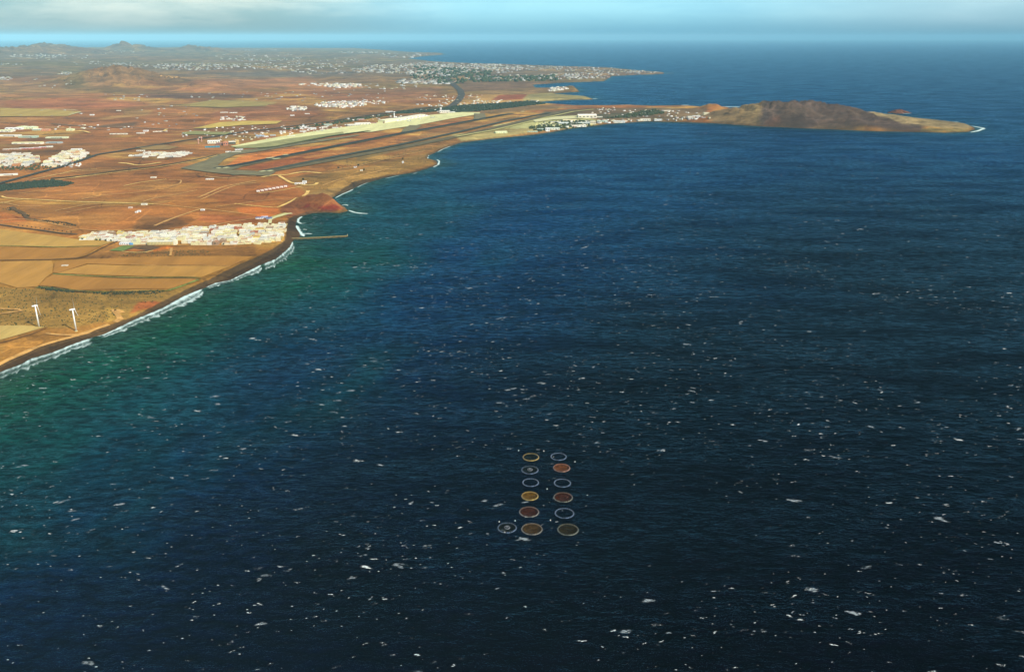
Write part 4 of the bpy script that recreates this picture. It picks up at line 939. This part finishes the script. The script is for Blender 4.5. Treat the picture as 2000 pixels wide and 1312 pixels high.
# farm sheds and lone buildings
S_ = [
 (12,257,92,60,9,.1,CR,YG,'warehouse','warehouse with long white roof at the far left edge of the sheds'),(30,252.5,110,55,9,.1,WH,WH,'warehouse','broad white roofed warehouse, rear left of the shed estate'),(44,250.5,60,60,10,.1,YG,YG,'warehouse','yellow green warehouse between two white ones'),
 (60,251.5,70,75,11,.1,YG,(.74,.78,.5),'warehouse','tall yellow green warehouse at the back of the estate'),(73,254.5,52,36,8,.1,GR,CR,'warehouse','small green and cream shed right of the tall one'),(90,255.5,52,36,9,.1,OR,(.7,.36,.2),'warehouse','orange warehouse standing alone at the back of the estate'),
 (20,266.5,130,30,8,.05,CR,WH,'greenhouse','long thin white roofed shed at the left front of the estate'),(56,268.5,105,46,8,.1,GR,(.56,.60,.42),'greenhouse','grey green shed in the middle of the estate'),(112,270,130,30,7,.1,(.66,.70,.42),(.72,.76,.50),'greenhouse','long pale green shed at the right of the estate'),
 (138,255,44,40,9,.1,YG,YG,'warehouse','square yellow building out on its own right of the estate'),(55,281,170,34,8,.1,CR,(.78,.74,.36),'warehouse','long yellow roofed shed, front row of the estate'),(106,280,90,30,7,.1,GY,(.30,.42,.38),'greenhouse','dark green roofed shed right of the long yellow one'),
 (52,291.5,75,18,6,.12,(.5,.14,.10),WH,'terrace','white roofed block with red walls, middle of the red row'),(72,290.5,45,18,6,.12,(.5,.14,.10),(.76,.66,.62),'terrace','pinkish block right of centre in the red walled row'),(83,289.3,36,18,6,.12,(.5,.14,.10),WH,'terrace','short white block, right part of the red walled row'),
 (30,292.5,64,18,6,.12,(.5,.3,.2),CR,'terrace','cream block at the left of the red walled row'),(12,293.5,30,18,6,.12,(.5,.3,.2),CR,'terrace','small cream block at the left end of the red walled row'),(97,287.8,36,14,6,.35,CR,WH,'terrace','slanting white block at the right end of the red walled row'),
 (17,342.5,75,16,6,.35,CR,WH,'greenhouse','long slanting white roofed shed below the far left village'),(150,294,55,18,9,.2,WH,WH,'block','white slab building at the top of the village by the bend'),
 (232,262.5,110,12,5,.1,CR,CR,'farm_building','long cream wall of farm buildings on the plain, left one'),(285,257,30,24,9,.1,WH,(.5,.4,.36),'farm_building','white farmhouse with dark roof on the open plain'),(275,261,50,14,5,.1,CR,WH,'farm_building','low white barn beside the farmhouse with dark roof'),(313,257.5,90,9,4,.45,CR,CR,'farm_building','slanting cream wall right of the farmhouse'),
 (180,225.5,30,20,7,.1,WH,WH,'farm_building','small white house below the straw coloured field'),(232,217,34,16,5,.1,CR,CR,'farm_building','cream shed on the dark soil above the road'),
 (448,233.5,42,20,7,.1,CR,CR,'farm_building','cream house left of the pointed white one'),(438,220.5,60,16,5,.1,CR,WH,'farm_building','long white roof upper left of the plain'),(456,221,60,14,5,.25,CR,WH,'farm_building','thin white roof right of its neighbour on the plain'),
 (571,226.5,30,18,6,.1,WH,WH,'farm_building','white cube house alone below the small pale town'),(600,223,36,16,5,.1,WH,CR,'farm_building','cream house alone left of the airport road'),
 (571,252,26,16,6,.2,WH,WH,'farm_building','white hut between the highway and the airfield'),(275,295.5,44,12,5,.1,CR,CR,'farm_building','cream shed on the fawn field above the low village'),
 (272,414,11,10,5,.1,WH,WH,'farm_building','left one of two small white huts on the red soil'),(267,415.5,9,8,4,.1,WH,WH,'farm_building','right one of two small white huts on the red soil'),(255,407,14,9,4,.1,(.6,.4,.3),CR,'farm_building','tiny pinkish hut above the two white huts'),
 (282,400.3,22,8,5,.1,CR,CR,'farm_building','pale hut beside the long track, left of the tree dots'),(396,411,14,9,4,.1,WH,WH,'farm_building','white hut where the track meets the slanting lane'),(127,520,16,9,3,.2,CR,(.6,.52,.38),'farm_building','tiny shed at the corner of the brown fields'),
 (300,347.5,24,12,4,.1,CR,CR,'farm_building','small pale shed above the long track'),(586,360,44,14,6,.1,WH,(.7,.66,.6),'farm_building','white flat building on the pale loop of track by the coast'),(595,357.5,18,12,8,.1,WH,WH,'farm_building','taller white box behind the building on the loop of track'),
 (410,351,34,12,4,.1,CR,WH,'farm_building','pale roof near the end of the taxiway'),(694,327.5,14,10,6,.1,WH,(.4,.2,.16),'farm_building','white hut with red roof on the coastal scrub'),(787,318.8,9,8,9,.1,WH,WH,'farm_building','small white tower hut near the rocky point'),
 (706,334,12,9,5,.1,CR,CR,'farm_building','cream hut among dark shrubs near the cliff'),
]
for a in S_: shed(*a[:9], a[9], 'shed' if a[8] in ('warehouse','greenhouse') else 'building', gable=3.0 if a[8] == 'warehouse' else 0, nwin=4 if a[2] > 25 and a[8] != 'greenhouse' else 1, door=a[8] != 'terrace')
# hangars and buildings along the airfield, laid out along the runway's line
RW = math.atan2(*(lambda q: (q[1][1]-q[0][1], q[1][0]-q[0][0]))(P([(440,330),(900,240)])))
AF = [
 (418,280,70,30,15,.25,CR,WH,'hangar','cream hangar with white roof behind the blue canopy'),(441,284,26,34,20,.25,(.5,.2,.1),OR,'hangar','tall orange block between the two hangars'),(430,283,44,26,10,.25,(.28,.14,.09),(.34,.18,.12),'hangar','low dark brown link building beside the orange block'),
 (454,281.5,40,34,14,.25,(.12,.11,.06),CR,'hangar','hangar with dark open front and cream roof'),(464,281,18,34,19,.25,(.66,.46,.12),(.6,.44,.2),'hangar','mustard yellow end block of the hangar row'),(415,288,80,22,6,.25,(.06,.26,.34),(.06,.30,.38),'canopy_building','long teal canopy building at the front of the hangars'),
 (446,297.5,30,10,5,.3,CR,WH,'low_building','small white roof below the hangars, left one'),(467,293.5,44,10,6,.3,WH,WH,'low_building','white bar building below the hangars'),(462,297.8,50,9,5,.3,CR,CR,'low_building','cream bar building nearest the turning pad'),
 (508,266.5,52,24,6,.2,(.4,.5,.58),(.42,.52,.62),'low_building','grey blue roofed building beside the apron'),(520,268,26,14,7,.2,WH,WH,'low_building','small white block in front of the grey blue roof'),(533,265.5,36,14,6,.2,GY,(.6,.66,.62),'low_building','pale grey building right of the grey blue roof'),
 (549,260.5,16,14,14,.2,WH,WH,'tank_house','white cube tower, left of a pair by the apron'),(556,260,16,14,13,.2,WH,WH,'tank_house','white cube tower, right of a pair by the apron'),(569,267,46,10,6,.2,CR,WH,'low_building','low white roof on the apron edge below the cube towers'),
 (589,252,22,14,14,.2,WH,WH,'block','leftmost white block of the cluster beside the highway'),(597,251,22,14,14,.2,WH,WH,'block','second white block of the cluster beside the highway'),(604,252,20,12,10,.2,WH,(.6,.5,.5),'block','low pinkish roofed block in the middle of the highway cluster'),(612,253,40,16,12,.2,WH,WH,'block','widest white block of the cluster beside the highway'),
 (592,257.5,44,10,6,.2,WH,CR,'low_building','low white bar in front of the highway cluster'),(630,254.5,36,12,5,.2,CR,CR,'low_building','cream bar building right of the highway cluster'),(641,245,60,30,8,.25,GR,CR,'low_building','green walled hall with cream roof left of the cargo sheds'),(634,249.5,40,16,7,.25,CR,WH,'low_building','small cream hall below the green walled one'),(655,250.5,44,14,6,.25,CR,WH,'low_building','low white building between green hall and cargo shed'),
 (690,246,90,60,10,.35,(.5,.46,.38),(.80,.78,.62),'cargo_shed','large cream roofed cargo shed, left half'),(708,244,110,60,13,.35,CR,(.80,.78,.66),'cargo_shed','larger bright cargo shed, right half, facing the apron'),(727,242,60,20,8,.3,(.3,.14,.10),(.4,.24,.2),'low_building','dark red brown building between cargo shed and terminal'),(700,234.5,90,20,6,.3,(.5,.2,.2),CR,'low_building','long thin cream roof behind the cargo sheds'),
 (868,220.5,90,40,18,.3,CR,WH,'hall','white hall at the far end of the apron with a raised middle'),(861,218.5,14,14,34,.3,WH,WH,'tower','slim white tower rising above the far white hall'),(884,221,40,20,10,.3,WH,WH,'hall','small white block right of the far white hall'),(760,219.5,60,20,8,.1,WH,WH,'hall','white roofed building beyond the terminal on the left'),
 (978,260,80,40,9,.3,YG,(.76,.80,.46),'hangar','pale yellow hangar beside the shore south of the base'),(1069,256.2,28,22,22,.2,WH,WH,'block','white cube block standing right on the base shoreline'),(1080,253,90,30,9,.2,CR,(.62,.70,.56),'hangar','pale green roofed hangar behind the white cube block'),(1055,254,44,30,8,.2,GR,(.5,.6,.48),'low_building','green roofed building left of the white cube block'),
 (1040,258,70,14,5,.2,GR,(.6,.66,.46),'low_building','long low green building near the shore'),(1146,230.5,150,60,22,.15,(.72,.66,.5),(.84,.78,.66),'hangar','huge cream domed hangar of the base'),(1168,229.5,70,14,7,.1,CR,CR,'low_building','thin white building behind the huge hangar'),(1112,237,110,50,12,.2,(.7,.6,.3),(.72,.62,.34),'hangar','yellow hangar left of the huge cream one'),
 (1127,247.5,130,40,9,.3,CR,(.80,.72,.56),'hangar','long cream roofed hangar by the beach of the base'),(1100,243,80,40,8,.3,GY,(.5,.54,.48),'hangar','grey domed hangar among trees of the base'),(1085,240,70,30,8,.2,CR,CR,'low_building','cream building in the middle of the base'),(1140,242,90,40,9,.2,GY,(.56,.62,.52),'hangar','grey green hangar below the huge cream one'),
 (1157,242,40,40,18,.1,(.66,.56,.36),CR,'block','ochre block at the right end of the base'),(1176,238.5,80,24,9,.1,GR,(.55,.68,.55),'low_building','pale green barrack right of the ochre block'),(1205,239.5,60,26,12,.1,CR,WH,'block','white building on the beach, left of the pair past the base'),(1215,239.3,40,22,12,.1,WH,CR,'block','white building on the beach, right of the pair past the base'),
 (1260,235.5,80,30,12,.1,CR,CR,'block','cream block by the isthmus beach'),(1285,235.5,60,20,10,.1,WH,(.6,.66,.6),'block','whitish block by the isthmus beach, right of the cream one'),(1348,231,46,34,14,.1,CR,CR,'block','cream building at the foot of the isthmus cone'),(1360,229,60,20,10,.2,WH,WH,'block','white building between isthmus cone and headland'),(1379,223.5,46,24,14,.1,(.74,.68,.44),(.78,.72,.5),'block','yellowish house on the slope of the small cone'),
 (1303,217.5,60,14,8,.1,CR,CR,'low_building','pale roof on the middle of the isthmus'),
]
for a in AF: shed(*a[:9], a[9], 'hangar' if a[8] == 'hangar' else 'building', gable=(8 if 'domed' in a[9] else 3.5) if a[8] in ('hangar','cargo_shed') else 0, nwin=5 if a[2] > 30 else 2)
# passenger terminal with its row of gate blocks
g = UP(775, 238)[0]; g2 = UP(836, 227.5)[0]; L = math.hypot(g2[0]-g[0], g2[1]-g[1]); ta = math.atan2(g2[1]-g[1], g2[0]-g[0])
t = empty('terminal', (g[0], g[1], g[2]), ta); tag(t, 'long cream airport terminal with a row of white gate blocks facing the apron', 'airport terminal')
cm = mat('terminal cream', (.80,.76,.46,1), .9, .06, 12); MB().box((L*.48, 42, -3), (L*1.0, 46, 19)).build('hall', cm, t); MB().box((-60, 40, -3), (190, 60, 24)).build('hall', cm, t)
MB().box((L*.48, 42, 16.01), (L*1.0+4, 50, 1)).build('roof', ROOF[3], t); MB().box((-60, 40, 21.01), (194, 64, 1)).build('roof', mat('terminal roof', (.78,.76,.50,1), .9, .08, 20), t)
dk = mat('window glass dark', (.06,.07,.08,1)); wm = mat('turbine white', WHT.diffuse_color)
for k in range(9):
    x = (k + .1) * L / 8.6
    b = MB().box((x, 8, -3), (L/8.6*.34, 24, 16)).build('gate_block', wm, t); MB().box((x + L/8.6*.45, 14, -3), (L/8.6*.6, 14, 10)).build('window', dk, t)
    MB().box((x + L/8.6*.45, 13.8, 7.01), (L/8.6*.62, 15, 2)).build('canopy', wm, t)
    MB().tube((x, -4, 6), (x + 14, -26, 5), 2, 2, 8).build('boarding_bridge', wm, t)
MB().box((-165, 14, -3), (8, 8, 16)).build('stair_tower', mat('terminal brown', (.3,.16,.1,1), .9, .1, 8), t)
g = UP(770, 230)[0]; t = empty('control_tower', tuple(g)); tag(t, 'white control tower rising behind the terminal', 'control tower')
MB().tube((0,0,-2), (0,0,38), 6, 5, 14).build('shaft', wm, t); MB().tube((0,0,38), (0,0,43), 7, 10, 14).build('cab', dk, t); MB().tube((0,0,43.01), (0,0,45.5), 11, 9, 14).build('roof', wm, t)
for px, py, lb in [(394,277,'reddish water tower, left of two beside the hangars'), (388,281,'slim pink water tower farther left by the hangars')]:
    g = UP(px, py)[0]; t = empty('water_tower', tuple(g)); tag(t, lb, 'water tower'); rm = mat('pink render', (.62,.34,.26,1), .9, .1, 5)
    MB().tube((0,0,-1), (0,0,20), 2.5, 2.2, 12).build('shaft', rm, t); MB().tube((0,0,20), (0,0,28), 5, 6, 14).build('tank', rm, t); MB().tube((0,0,28.01), (0,0,29.5), 6.2, 3, 14).build('roof', rm, t)
# aircraft on the apron
def airliner(px, py, rz, label, s=1.0):
    g = UP(px, py)[0]; t = empty('airliner', (g[0], g[1], g[2] + 3.4), rz); t.scale = (s, s, s); tag(t, label, 'airliner', 'airliners parked on the apron')
    f = MB().tube((-14,0,3.6), (13,0,3.6), 2.05, 2.05, 14).tube((13,0,3.6), (18.5,0,3.1), 2.05, .5, 14).tube((-14,0,3.6), (-21,0,4.6), 2.05, .5, 14).build('fuselage', wm, t, True)
    for sg in (-1, 1):
        mesh_obj('wing', [(4,sg*1.5,2.6),(-2.5,sg*1.5,2.5),(-6.5,sg*17,3.6),(-4.6,sg*17,3.7),(4,sg*1.5,3.2),(-2.5,sg*1.5,2.9),(-6.5,sg*17,3.75),(-4.6,sg*17,3.85)], [(0,1,2,3),(4,5,6,7),(0,3,7,4),(1,2,6,5),(2,3,7,6),(0,1,5,4)], wm, t)
        mesh_obj('tailplane', [(-17,sg*.8,5),(-20,sg*.8,5),(-22,sg*6.5,5.4),(-20.6,sg*6.5,5.4),(-17,sg*.8,5.3),(-20,sg*.8,5.25),(-22,sg*6.5,5.55),(-20.6,sg*6.5,5.55)], [(0,1,2,3),(4,5,6,7),(0,3,7,4),(1,2,6,5),(2,3,7,6),(0,1,5,4)], wm, t)
        MB().tube((-1.5,sg*5.8,1.8), (3.2,sg*5.8,1.8), .9, 1.2, 12).build('engine', wm, t, True)
    mesh_obj('fin', [(-15.5,-.2,5.4),(-20.5,-.2,5.4),(-22.4,-.12,11.5),(-20,-.12,11.5),(-15.5,.2,5.4),(-20.5,.2,5.4),(-22.4,.12,11.5),(-20,.12,11.5)], [(0,1,2,3),(4,5,6,7),(0,3,7,4),(1,2,6,5),(2,3,7,6),(0,1,5,4)], mat('blue tail', (.1,.2,.45,1), .5, .1, 3), t)
    for x, y in ((12,0),(-2,2.8),(-2,-2.8)): MB().tube((x,y,-3.3), (x,y,2.2), .3, .3, 6).build('landing_gear', dk, t)
airliner(844, 231.5, ta + 1.4, 'white airliner out in the open on the far apron', 1.1)
airliner(798, 238.2, ta + 1.5, 'white airliner nose-in below the middle of the terminal')
airliner(820, 234, ta + 1.5, 'white airliner nose-in near the far end of the terminal')

# far houses past the nearest three hundred: one mass
def houses_mass(name, specs, label, seed=2, frac=1.0, dim=1.0):
    R = np.random.default_rng(seed); Cx = []; 
    for (cx, cy, rx, ry, n, s, h) in specs:
        n = max(3, int(n * frac))
        r = np.sqrt(R.random(n)); a = R.random(n) * 2 * np.pi
        g = UP(cx + rx * r * np.cos(a), cy + ry * r * np.sin(a))
        ok = sdf(g[:, 0], g[:, 1], COAST) > 15; g = g[ok]; k = len(g)
        Cx.append(np.column_stack([g, s * .8 * R.uniform(.4, 1.6, k), s * .8 * R.uniform(.5, 1.3, k), h * R.uniform(.6, 1.5, k), R.normal(.2, .25, k), R.random(k)]))
    Q = np.vstack(Cx); n = len(Q); bx = np.array([(-.5,-.5,0),(.5,-.5,0),(.5,.5,0),(-.5,.5,0),(-.5,-.5,1),(.5,-.5,1),(.5,.5,1),(-.5,.5,1)])
    L_ = bx[None] * Q[:, None, 3:6]; ca, sa = np.cos(Q[:, 6])[:, None], np.sin(Q[:, 6])[:, None]
    V3 = np.stack([L_[..., 0]*ca - L_[..., 1]*sa + Q[:, None, 0], L_[..., 0]*sa + L_[..., 1]*ca + Q[:, None, 1], L_[..., 2] * 1.0 + Q[:, None, 2] - 1], -1).reshape(-1, 3)
    f = np.array([(4,5,6,7),(0,1,5,4),(1,2,6,5),(2,3,7,6),(3,0,4,7)]); F3 = (f[None] + 8 * np.arange(n)[:, None, None]).reshape(-1, 4)
    o = np_mesh(name, V3, F3, MATS['far']); pal = np.array([(.80,.80,.74),(.70,.69,.60),(.62,.58,.44),(.60,.55,.34),(.46,.46,.42),(.50,.33,.23),(.34,.32,.30)]) * dim
    cc = pal[(Q[:, 7] * len(pal)).astype(int)]; cc = np.repeat(np.column_stack([cc, np.ones(n)]), 8, 0)
    o.data.color_attributes.new('tone', 'FLOAT_COLOR', 'POINT').data.foreach_set('color', cc.astype(np.float32).ravel())
    return tag(o, label, 'houses', kind='stuff')
fm = bpy.data.materials.new('far house render'); nt, p, o = nodes(fm); a = nt.nodes.new('ShaderNodeAttribute'); a.attribute_name = 'tone'
nt.links.new(nmix(nt, nmap(nt, nnoise(nt, ncoord(nt), .05, 3), .3, .7, 0, .25), a.outputs['Color'], (.3,.28,.25,1)), p.inputs['Base Color']); p.inputs['Specular IOR Level'].default_value = .04; p.inputs['Roughness'].default_value = .9; MATS['far'] = fm
houses_mass('far_houses', [(665,205,50,6,190,24,9),(700,201,60,4,60,24,9),(580,213,20,4.5,60,26,9),(670,168,38,4,110,36,11),(640,166,60,3,50,36,10),(455,232,28,5,20,22,6),(500,256,130,9,60,16,5)], 'pale houses of the small inland towns beyond the airfield', 2)
houses_mass('far_houses', [(380,131,90,7,300,40,12),(340,128,150,3,120,40,12),(75,108,55,6,150,50,12),(120,112,70,7,60,45,11),(230,101,60,3,50,60,14),(125,144,18,3,40,34,10),(10,154,14,3,45,34,10),(20,126,30,2,24,36,10),(500,112,90,8,110,55,14),(560,130,110,7,200,45,12),(600,120,120,8,120,50,12),(380,97,50,4,30,60,14),(240,190,60,8,26,24,7),(100,160,60,14,24,26,8),(200,124,60,4,40,40,10),(500,98,40,1.5,30,60,14),(700,103,40,1.5,60,70,20),(460,190,90,10,34,24,7),(100,220,90,10,20,22,6),(330,225,70,22,34,20,6),(640,185,130,14,60,24,7)], 'scattered far houses on the plain and slopes inland', 3, .6, .55)
houses_mass('far_houses', [(800,135,95,10,420,46,14),(880,128,90,7,320,50,14),(850,143,60,8,200,52,14),(820,160,50,5,150,60,12),(860,160,35,5,90,60,12),(960,135,60,9,260,46,13),(1010,131,120,6,220,48,13),(990,153,80,6,190,40,13),(1100,150,60,6,170,38,12),(1160,148,60,6,150,38,12),(1100,135,110,5,120,46,12),(1250,141,40,3.5,110,38,12),(1200,137,70,4,60,40,12),(740,135,60,8,120,46,12),(840,112,38,5,110,80,20),(780,108,40,5,50,80,20),(640,140,90,6,60,40,10),(760,170,70,6,40,34,9)], 'dense pale town filling the coast toward the farthest point', 4, .6, .60)
houses_mass('far_houses', [(1092,174,17,3.2,110,24,10),(1080,177,10,2,30,24,9),(930,200,80,5,60,22,7),(900,206,90,4,40,22,7),(880,190,70,6,40,20,6),(1040,199,14,2.5,16,30,9),(880,216,60,2.5,24,24,8)], 'white village on the little point and huts around the airfield end', 5)
houses_mass('far_houses', [(1110,243,55,7,70,22,7),(1180,239,40,3.5,36,20,8),(1240,236,90,2.5,46,18,7),(1260,222,110,7,44,18,6),(1350,232,40,3,24,20,9),(1500,209.5,14,1.6,12,16,6),(1200,214,40,4,16,18,6)], 'small military buildings on the base and the isthmus', 6)
houses_mass('far_houses', [(620,250,80,8,40,14,5),(740,232,70,6,40,16,6),(480,270,60,7,26,12,5),(140,322,30,5,18,12,5),(30,320,30,8,30,14,5),(400,265,60,8,22,12,5),(180,250,90,6,20,18,5)], 'small outbuildings and sheds strewn between highway and airfield', 7)

# ------------------------------------------------------------------ vegetation
LEAF = [mat('leaf olive', (.05,.062,.018,1), 1, .35, 3), mat('leaf dark', (.028,.040,.016,1), 1, .35, 3), mat('leaf dry', (.12,.10,.03,1), 1, .3, 3)]
def bush_mass(name, specs, m, label, seed=1, cat='scrub'):
    R = np.random.default_rng(seed); V_ = []; F_ = []; b = 0
    for (poly, n, s) in specs:
        w = UP([p[0] for p in poly], [p[1] for p in poly])[:, :2]; lo, hi = w.min(0), w.max(0); q = lo + (hi - lo) * R.random((n * 4, 2)); q = q[inside(q[:, 0], q[:, 1], w)][:n]
        z = H(q[:, 0], q[:, 1])
        for (x, y), zz in zip(q, z):
            r = s * R.uniform(.5, 1.4); k = MB().blob((x, y, zz + r * .35), (r, r * R.uniform(.8, 1.2), r * R.uniform(.6, 1.0)), int(R.integers(1e6)))
            V_.append(np.array(k.v)); F_.append(np.array(k.f) + b); b += 12
    return tag(np_mesh(name, np.vstack(V_), np.vstack(F_), m), label, cat, kind='stuff')
bush_mass('scrub', [([(-20,560),(72,566),(200,575),(300,575),(330,580),(260,605),(200,630),(100,640),(-20,634)], 800, 1.3), ([(230,500),(330,502),(420,500),(400,488),(270,492)], 260, 1.3), ([(560,356),(700,335),(840,305),(845,318),(760,340),(640,372)], 300, 1.5), ([(640,330),(700,315),(800,292),(860,282),(830,298),(700,330)], 220, 1.6)], LEAF[0], 'low dry scrub dotted over the coastal waste ground')
bush_mass('scrub', [([(72,560),(100,561.5),(135,567),(150,572),(90,567)], 160, 2.4), ([(150,571),(240,570),(330,568),(300,575),(200,576)], 220, 2.0), ([(0,410),(30,404),(60,420),(52,428),(30,414)], 120, 2.0), ([(50,426),(95,431),(148,439),(148,443),(95,435),(60,431)], 180, 2.0)], LEAF[1], 'darker green scrub along the field edge and the gully', 5)
bush_mass('wood', [([(-40,372),(0,362),(60,355),(105,352),(145,358),(125,364),(60,368),(0,374),(-40,380)], 1500, 4.5)], LEAF[1], 'dark green belt of trees beside the highway at the left edge', 6, 'wood')
bush_mass('wood', [([(860,214),(900,207),(960,204),(1050,200.5),(1064,203.5),(1030,207),(1000,211),(940,217),(900,220),(862,219)], 2600, 10), ([(780,219),(860,214),(870,217),(800,222),(770,222)], 500, 9)], LEAF[1], 'dark wood filling the strip beyond the airport apron', 7, 'wood')
bush_mass('wood', [([(1030,250),(1060,244),(1150,240),(1160,246),(1110,252),(1050,258)], 360, 8), ([(1180,232),(1280,214),(1300,222),(1230,230)], 300, 9), ([(740,226),(660,238),(560,252),(560,255),(660,242),(780,224)], 500, 7), ([(1060,240),(1100,236),(1160,236),(1160,240),(1080,244)], 160, 8), ([(810,130),(960,140),(960,160),(860,165),(800,150)], 300, 26), ([(935,150),(1090,148),(1090,158),(940,162)], 200, 22)], LEAF[0], 'clumps of trees between the base buildings and along the highway', 8, 'wood')
bush_mass('wood', [([(0,318),(60,322),(150,312),(175,302),(180,306),(120,326),(60,334),(0,332)], 300, 4)], LEAF[0], 'garden trees around the villages at the left edge', 9, 'wood')
bush_mass('beach_stones', [([(300,600),(420,556),(500,515),(545,482),(550,488),(510,514),(420,552),(310,602)], 160, 1.4)], mat('dark rock', (.05,.04,.032,1), 1, .3, 3), 'scattered dark boulders on the upper black beach', 10, 'boulders')
def tree(px, py, h, r, label, group, m=1, name='tree'):
    g = UP(px, py)[0]; t = empty(name, tuple(g)); tag(t, label, 'tree', group)
    MB().tube((0,0,-.5), (.2,.1,h*.55), h*.05, h*.025, 7).build('trunk', mat('bark', (.10,.07,.05,1), 1, .2, 2), t)
    s = MB(); R = random.Random(int(px*7+py))
    for k in range(26):
        a = R.uniform(0, 6.28); q = R.random()**.5 * r; zz = h*.6 + R.uniform(-.25,.45)*h*.8; s.blob((q*math.cos(a), q*math.sin(a), zz), (r*R.uniform(.22,.45),)*2 + (r*R.uniform(.18,.35),), k)
    s.build('crown', LEAF[m], t)
TR = [(189,470.5),(196,471),(207,471.5),(212,471.8),(218,472),(186,468.5),(161,469),(270,474.5),(275,476),(297,476.5),(413,477.5),(421,478.5),(437,478.5),(548,461)]
TW = ['left of the two in front of the white gable','right of the two in front of the white gable','left of three by the village field edge','middle of three by the village field edge','right of three by the village field edge','behind the village field edge','beside the deep yellow house','behind the blue annexe','just right of the blue annexe','left of the yellow apartment block','first right of the yellow apartment block','second right of the yellow apartment block','third right of the yellow apartment block','at the beach corner of the village']
for (a, b), l in zip(TR, TW): tree(a, b, 7, 3.4, 'dark green garden tree, ' + l, 'trees along the front of the seaside village')
for k in range(13): tree(36 + k*8.6, 440.8 + k*1.15, 3.6, 2.0, f'small dark tree, {ordn(k+1)} from the left in the row beside the village road', 'row of small trees beside the village road')
for a, b, l in [(787,312,'lone dark palm-like tree near the rocky point'),(661,330,'round dark tree on the scrub below the runway'),(711,334,'dark tree beside the cream hut near the cliff'),(592,353,'dark tree behind the white building on the track loop'),(700,325,'dark tree behind the red roofed hut')]: tree(a, b, 11, 5, l, None)
# rock islet beyond the headland
g = P([(1755,221)])[0]; s = MB(); R = random.Random(4)
V3 = []; n = 40; K = 14
for k in range(K):
    f = k/(K-1)
    for i in range(n):
        a = 2*math.pi*i/n; r = (1-f)**.7*(1+.25*math.sin(3*a+1)+.12*R.uniform(-1,1)); V3.append((g[0]+95*r*math.cos(a), g[1]+60*r*math.sin(a), -4+34*f*(1+.15*R.uniform(-1,1))))
F3 = [(k*n+i, k*n+(i+1) % n, (k+1)*n+(i+1) % n, (k+1)*n+i) for k in range(K-1) for i in range(n)]
mesh_obj('rock_islet', V3, F3, mat('red rock', A(112,70,58), 1, .4, 20))['kind'] = 'structure'
# ------------------------------------------------------------------ haze
hm = bpy.data.materials.new('haze air'); hm.use_nodes = True; ht = hm.node_tree; ht.nodes.clear()
ho = ht.nodes.new('ShaderNodeOutputMaterial'); hv = ht.nodes.new('ShaderNodeVolumePrincipled')
hv.inputs['Color'].default_value = (0.40, 0.82, 1.0, 1); hv.inputs['Density'].default_value = 1.3e-5; hv.inputs['Anisotropy'].default_value = -0.35
ht.links.new(hv.outputs[0], ho.inputs['Volume'])
hz = MB().box((0, 60000, -12), (420000, 300000, 12 + 930)).build('haze', hm)
tag(hz, 'thin blue air between the aircraft and the far coast', 'haze', kind='stuff')
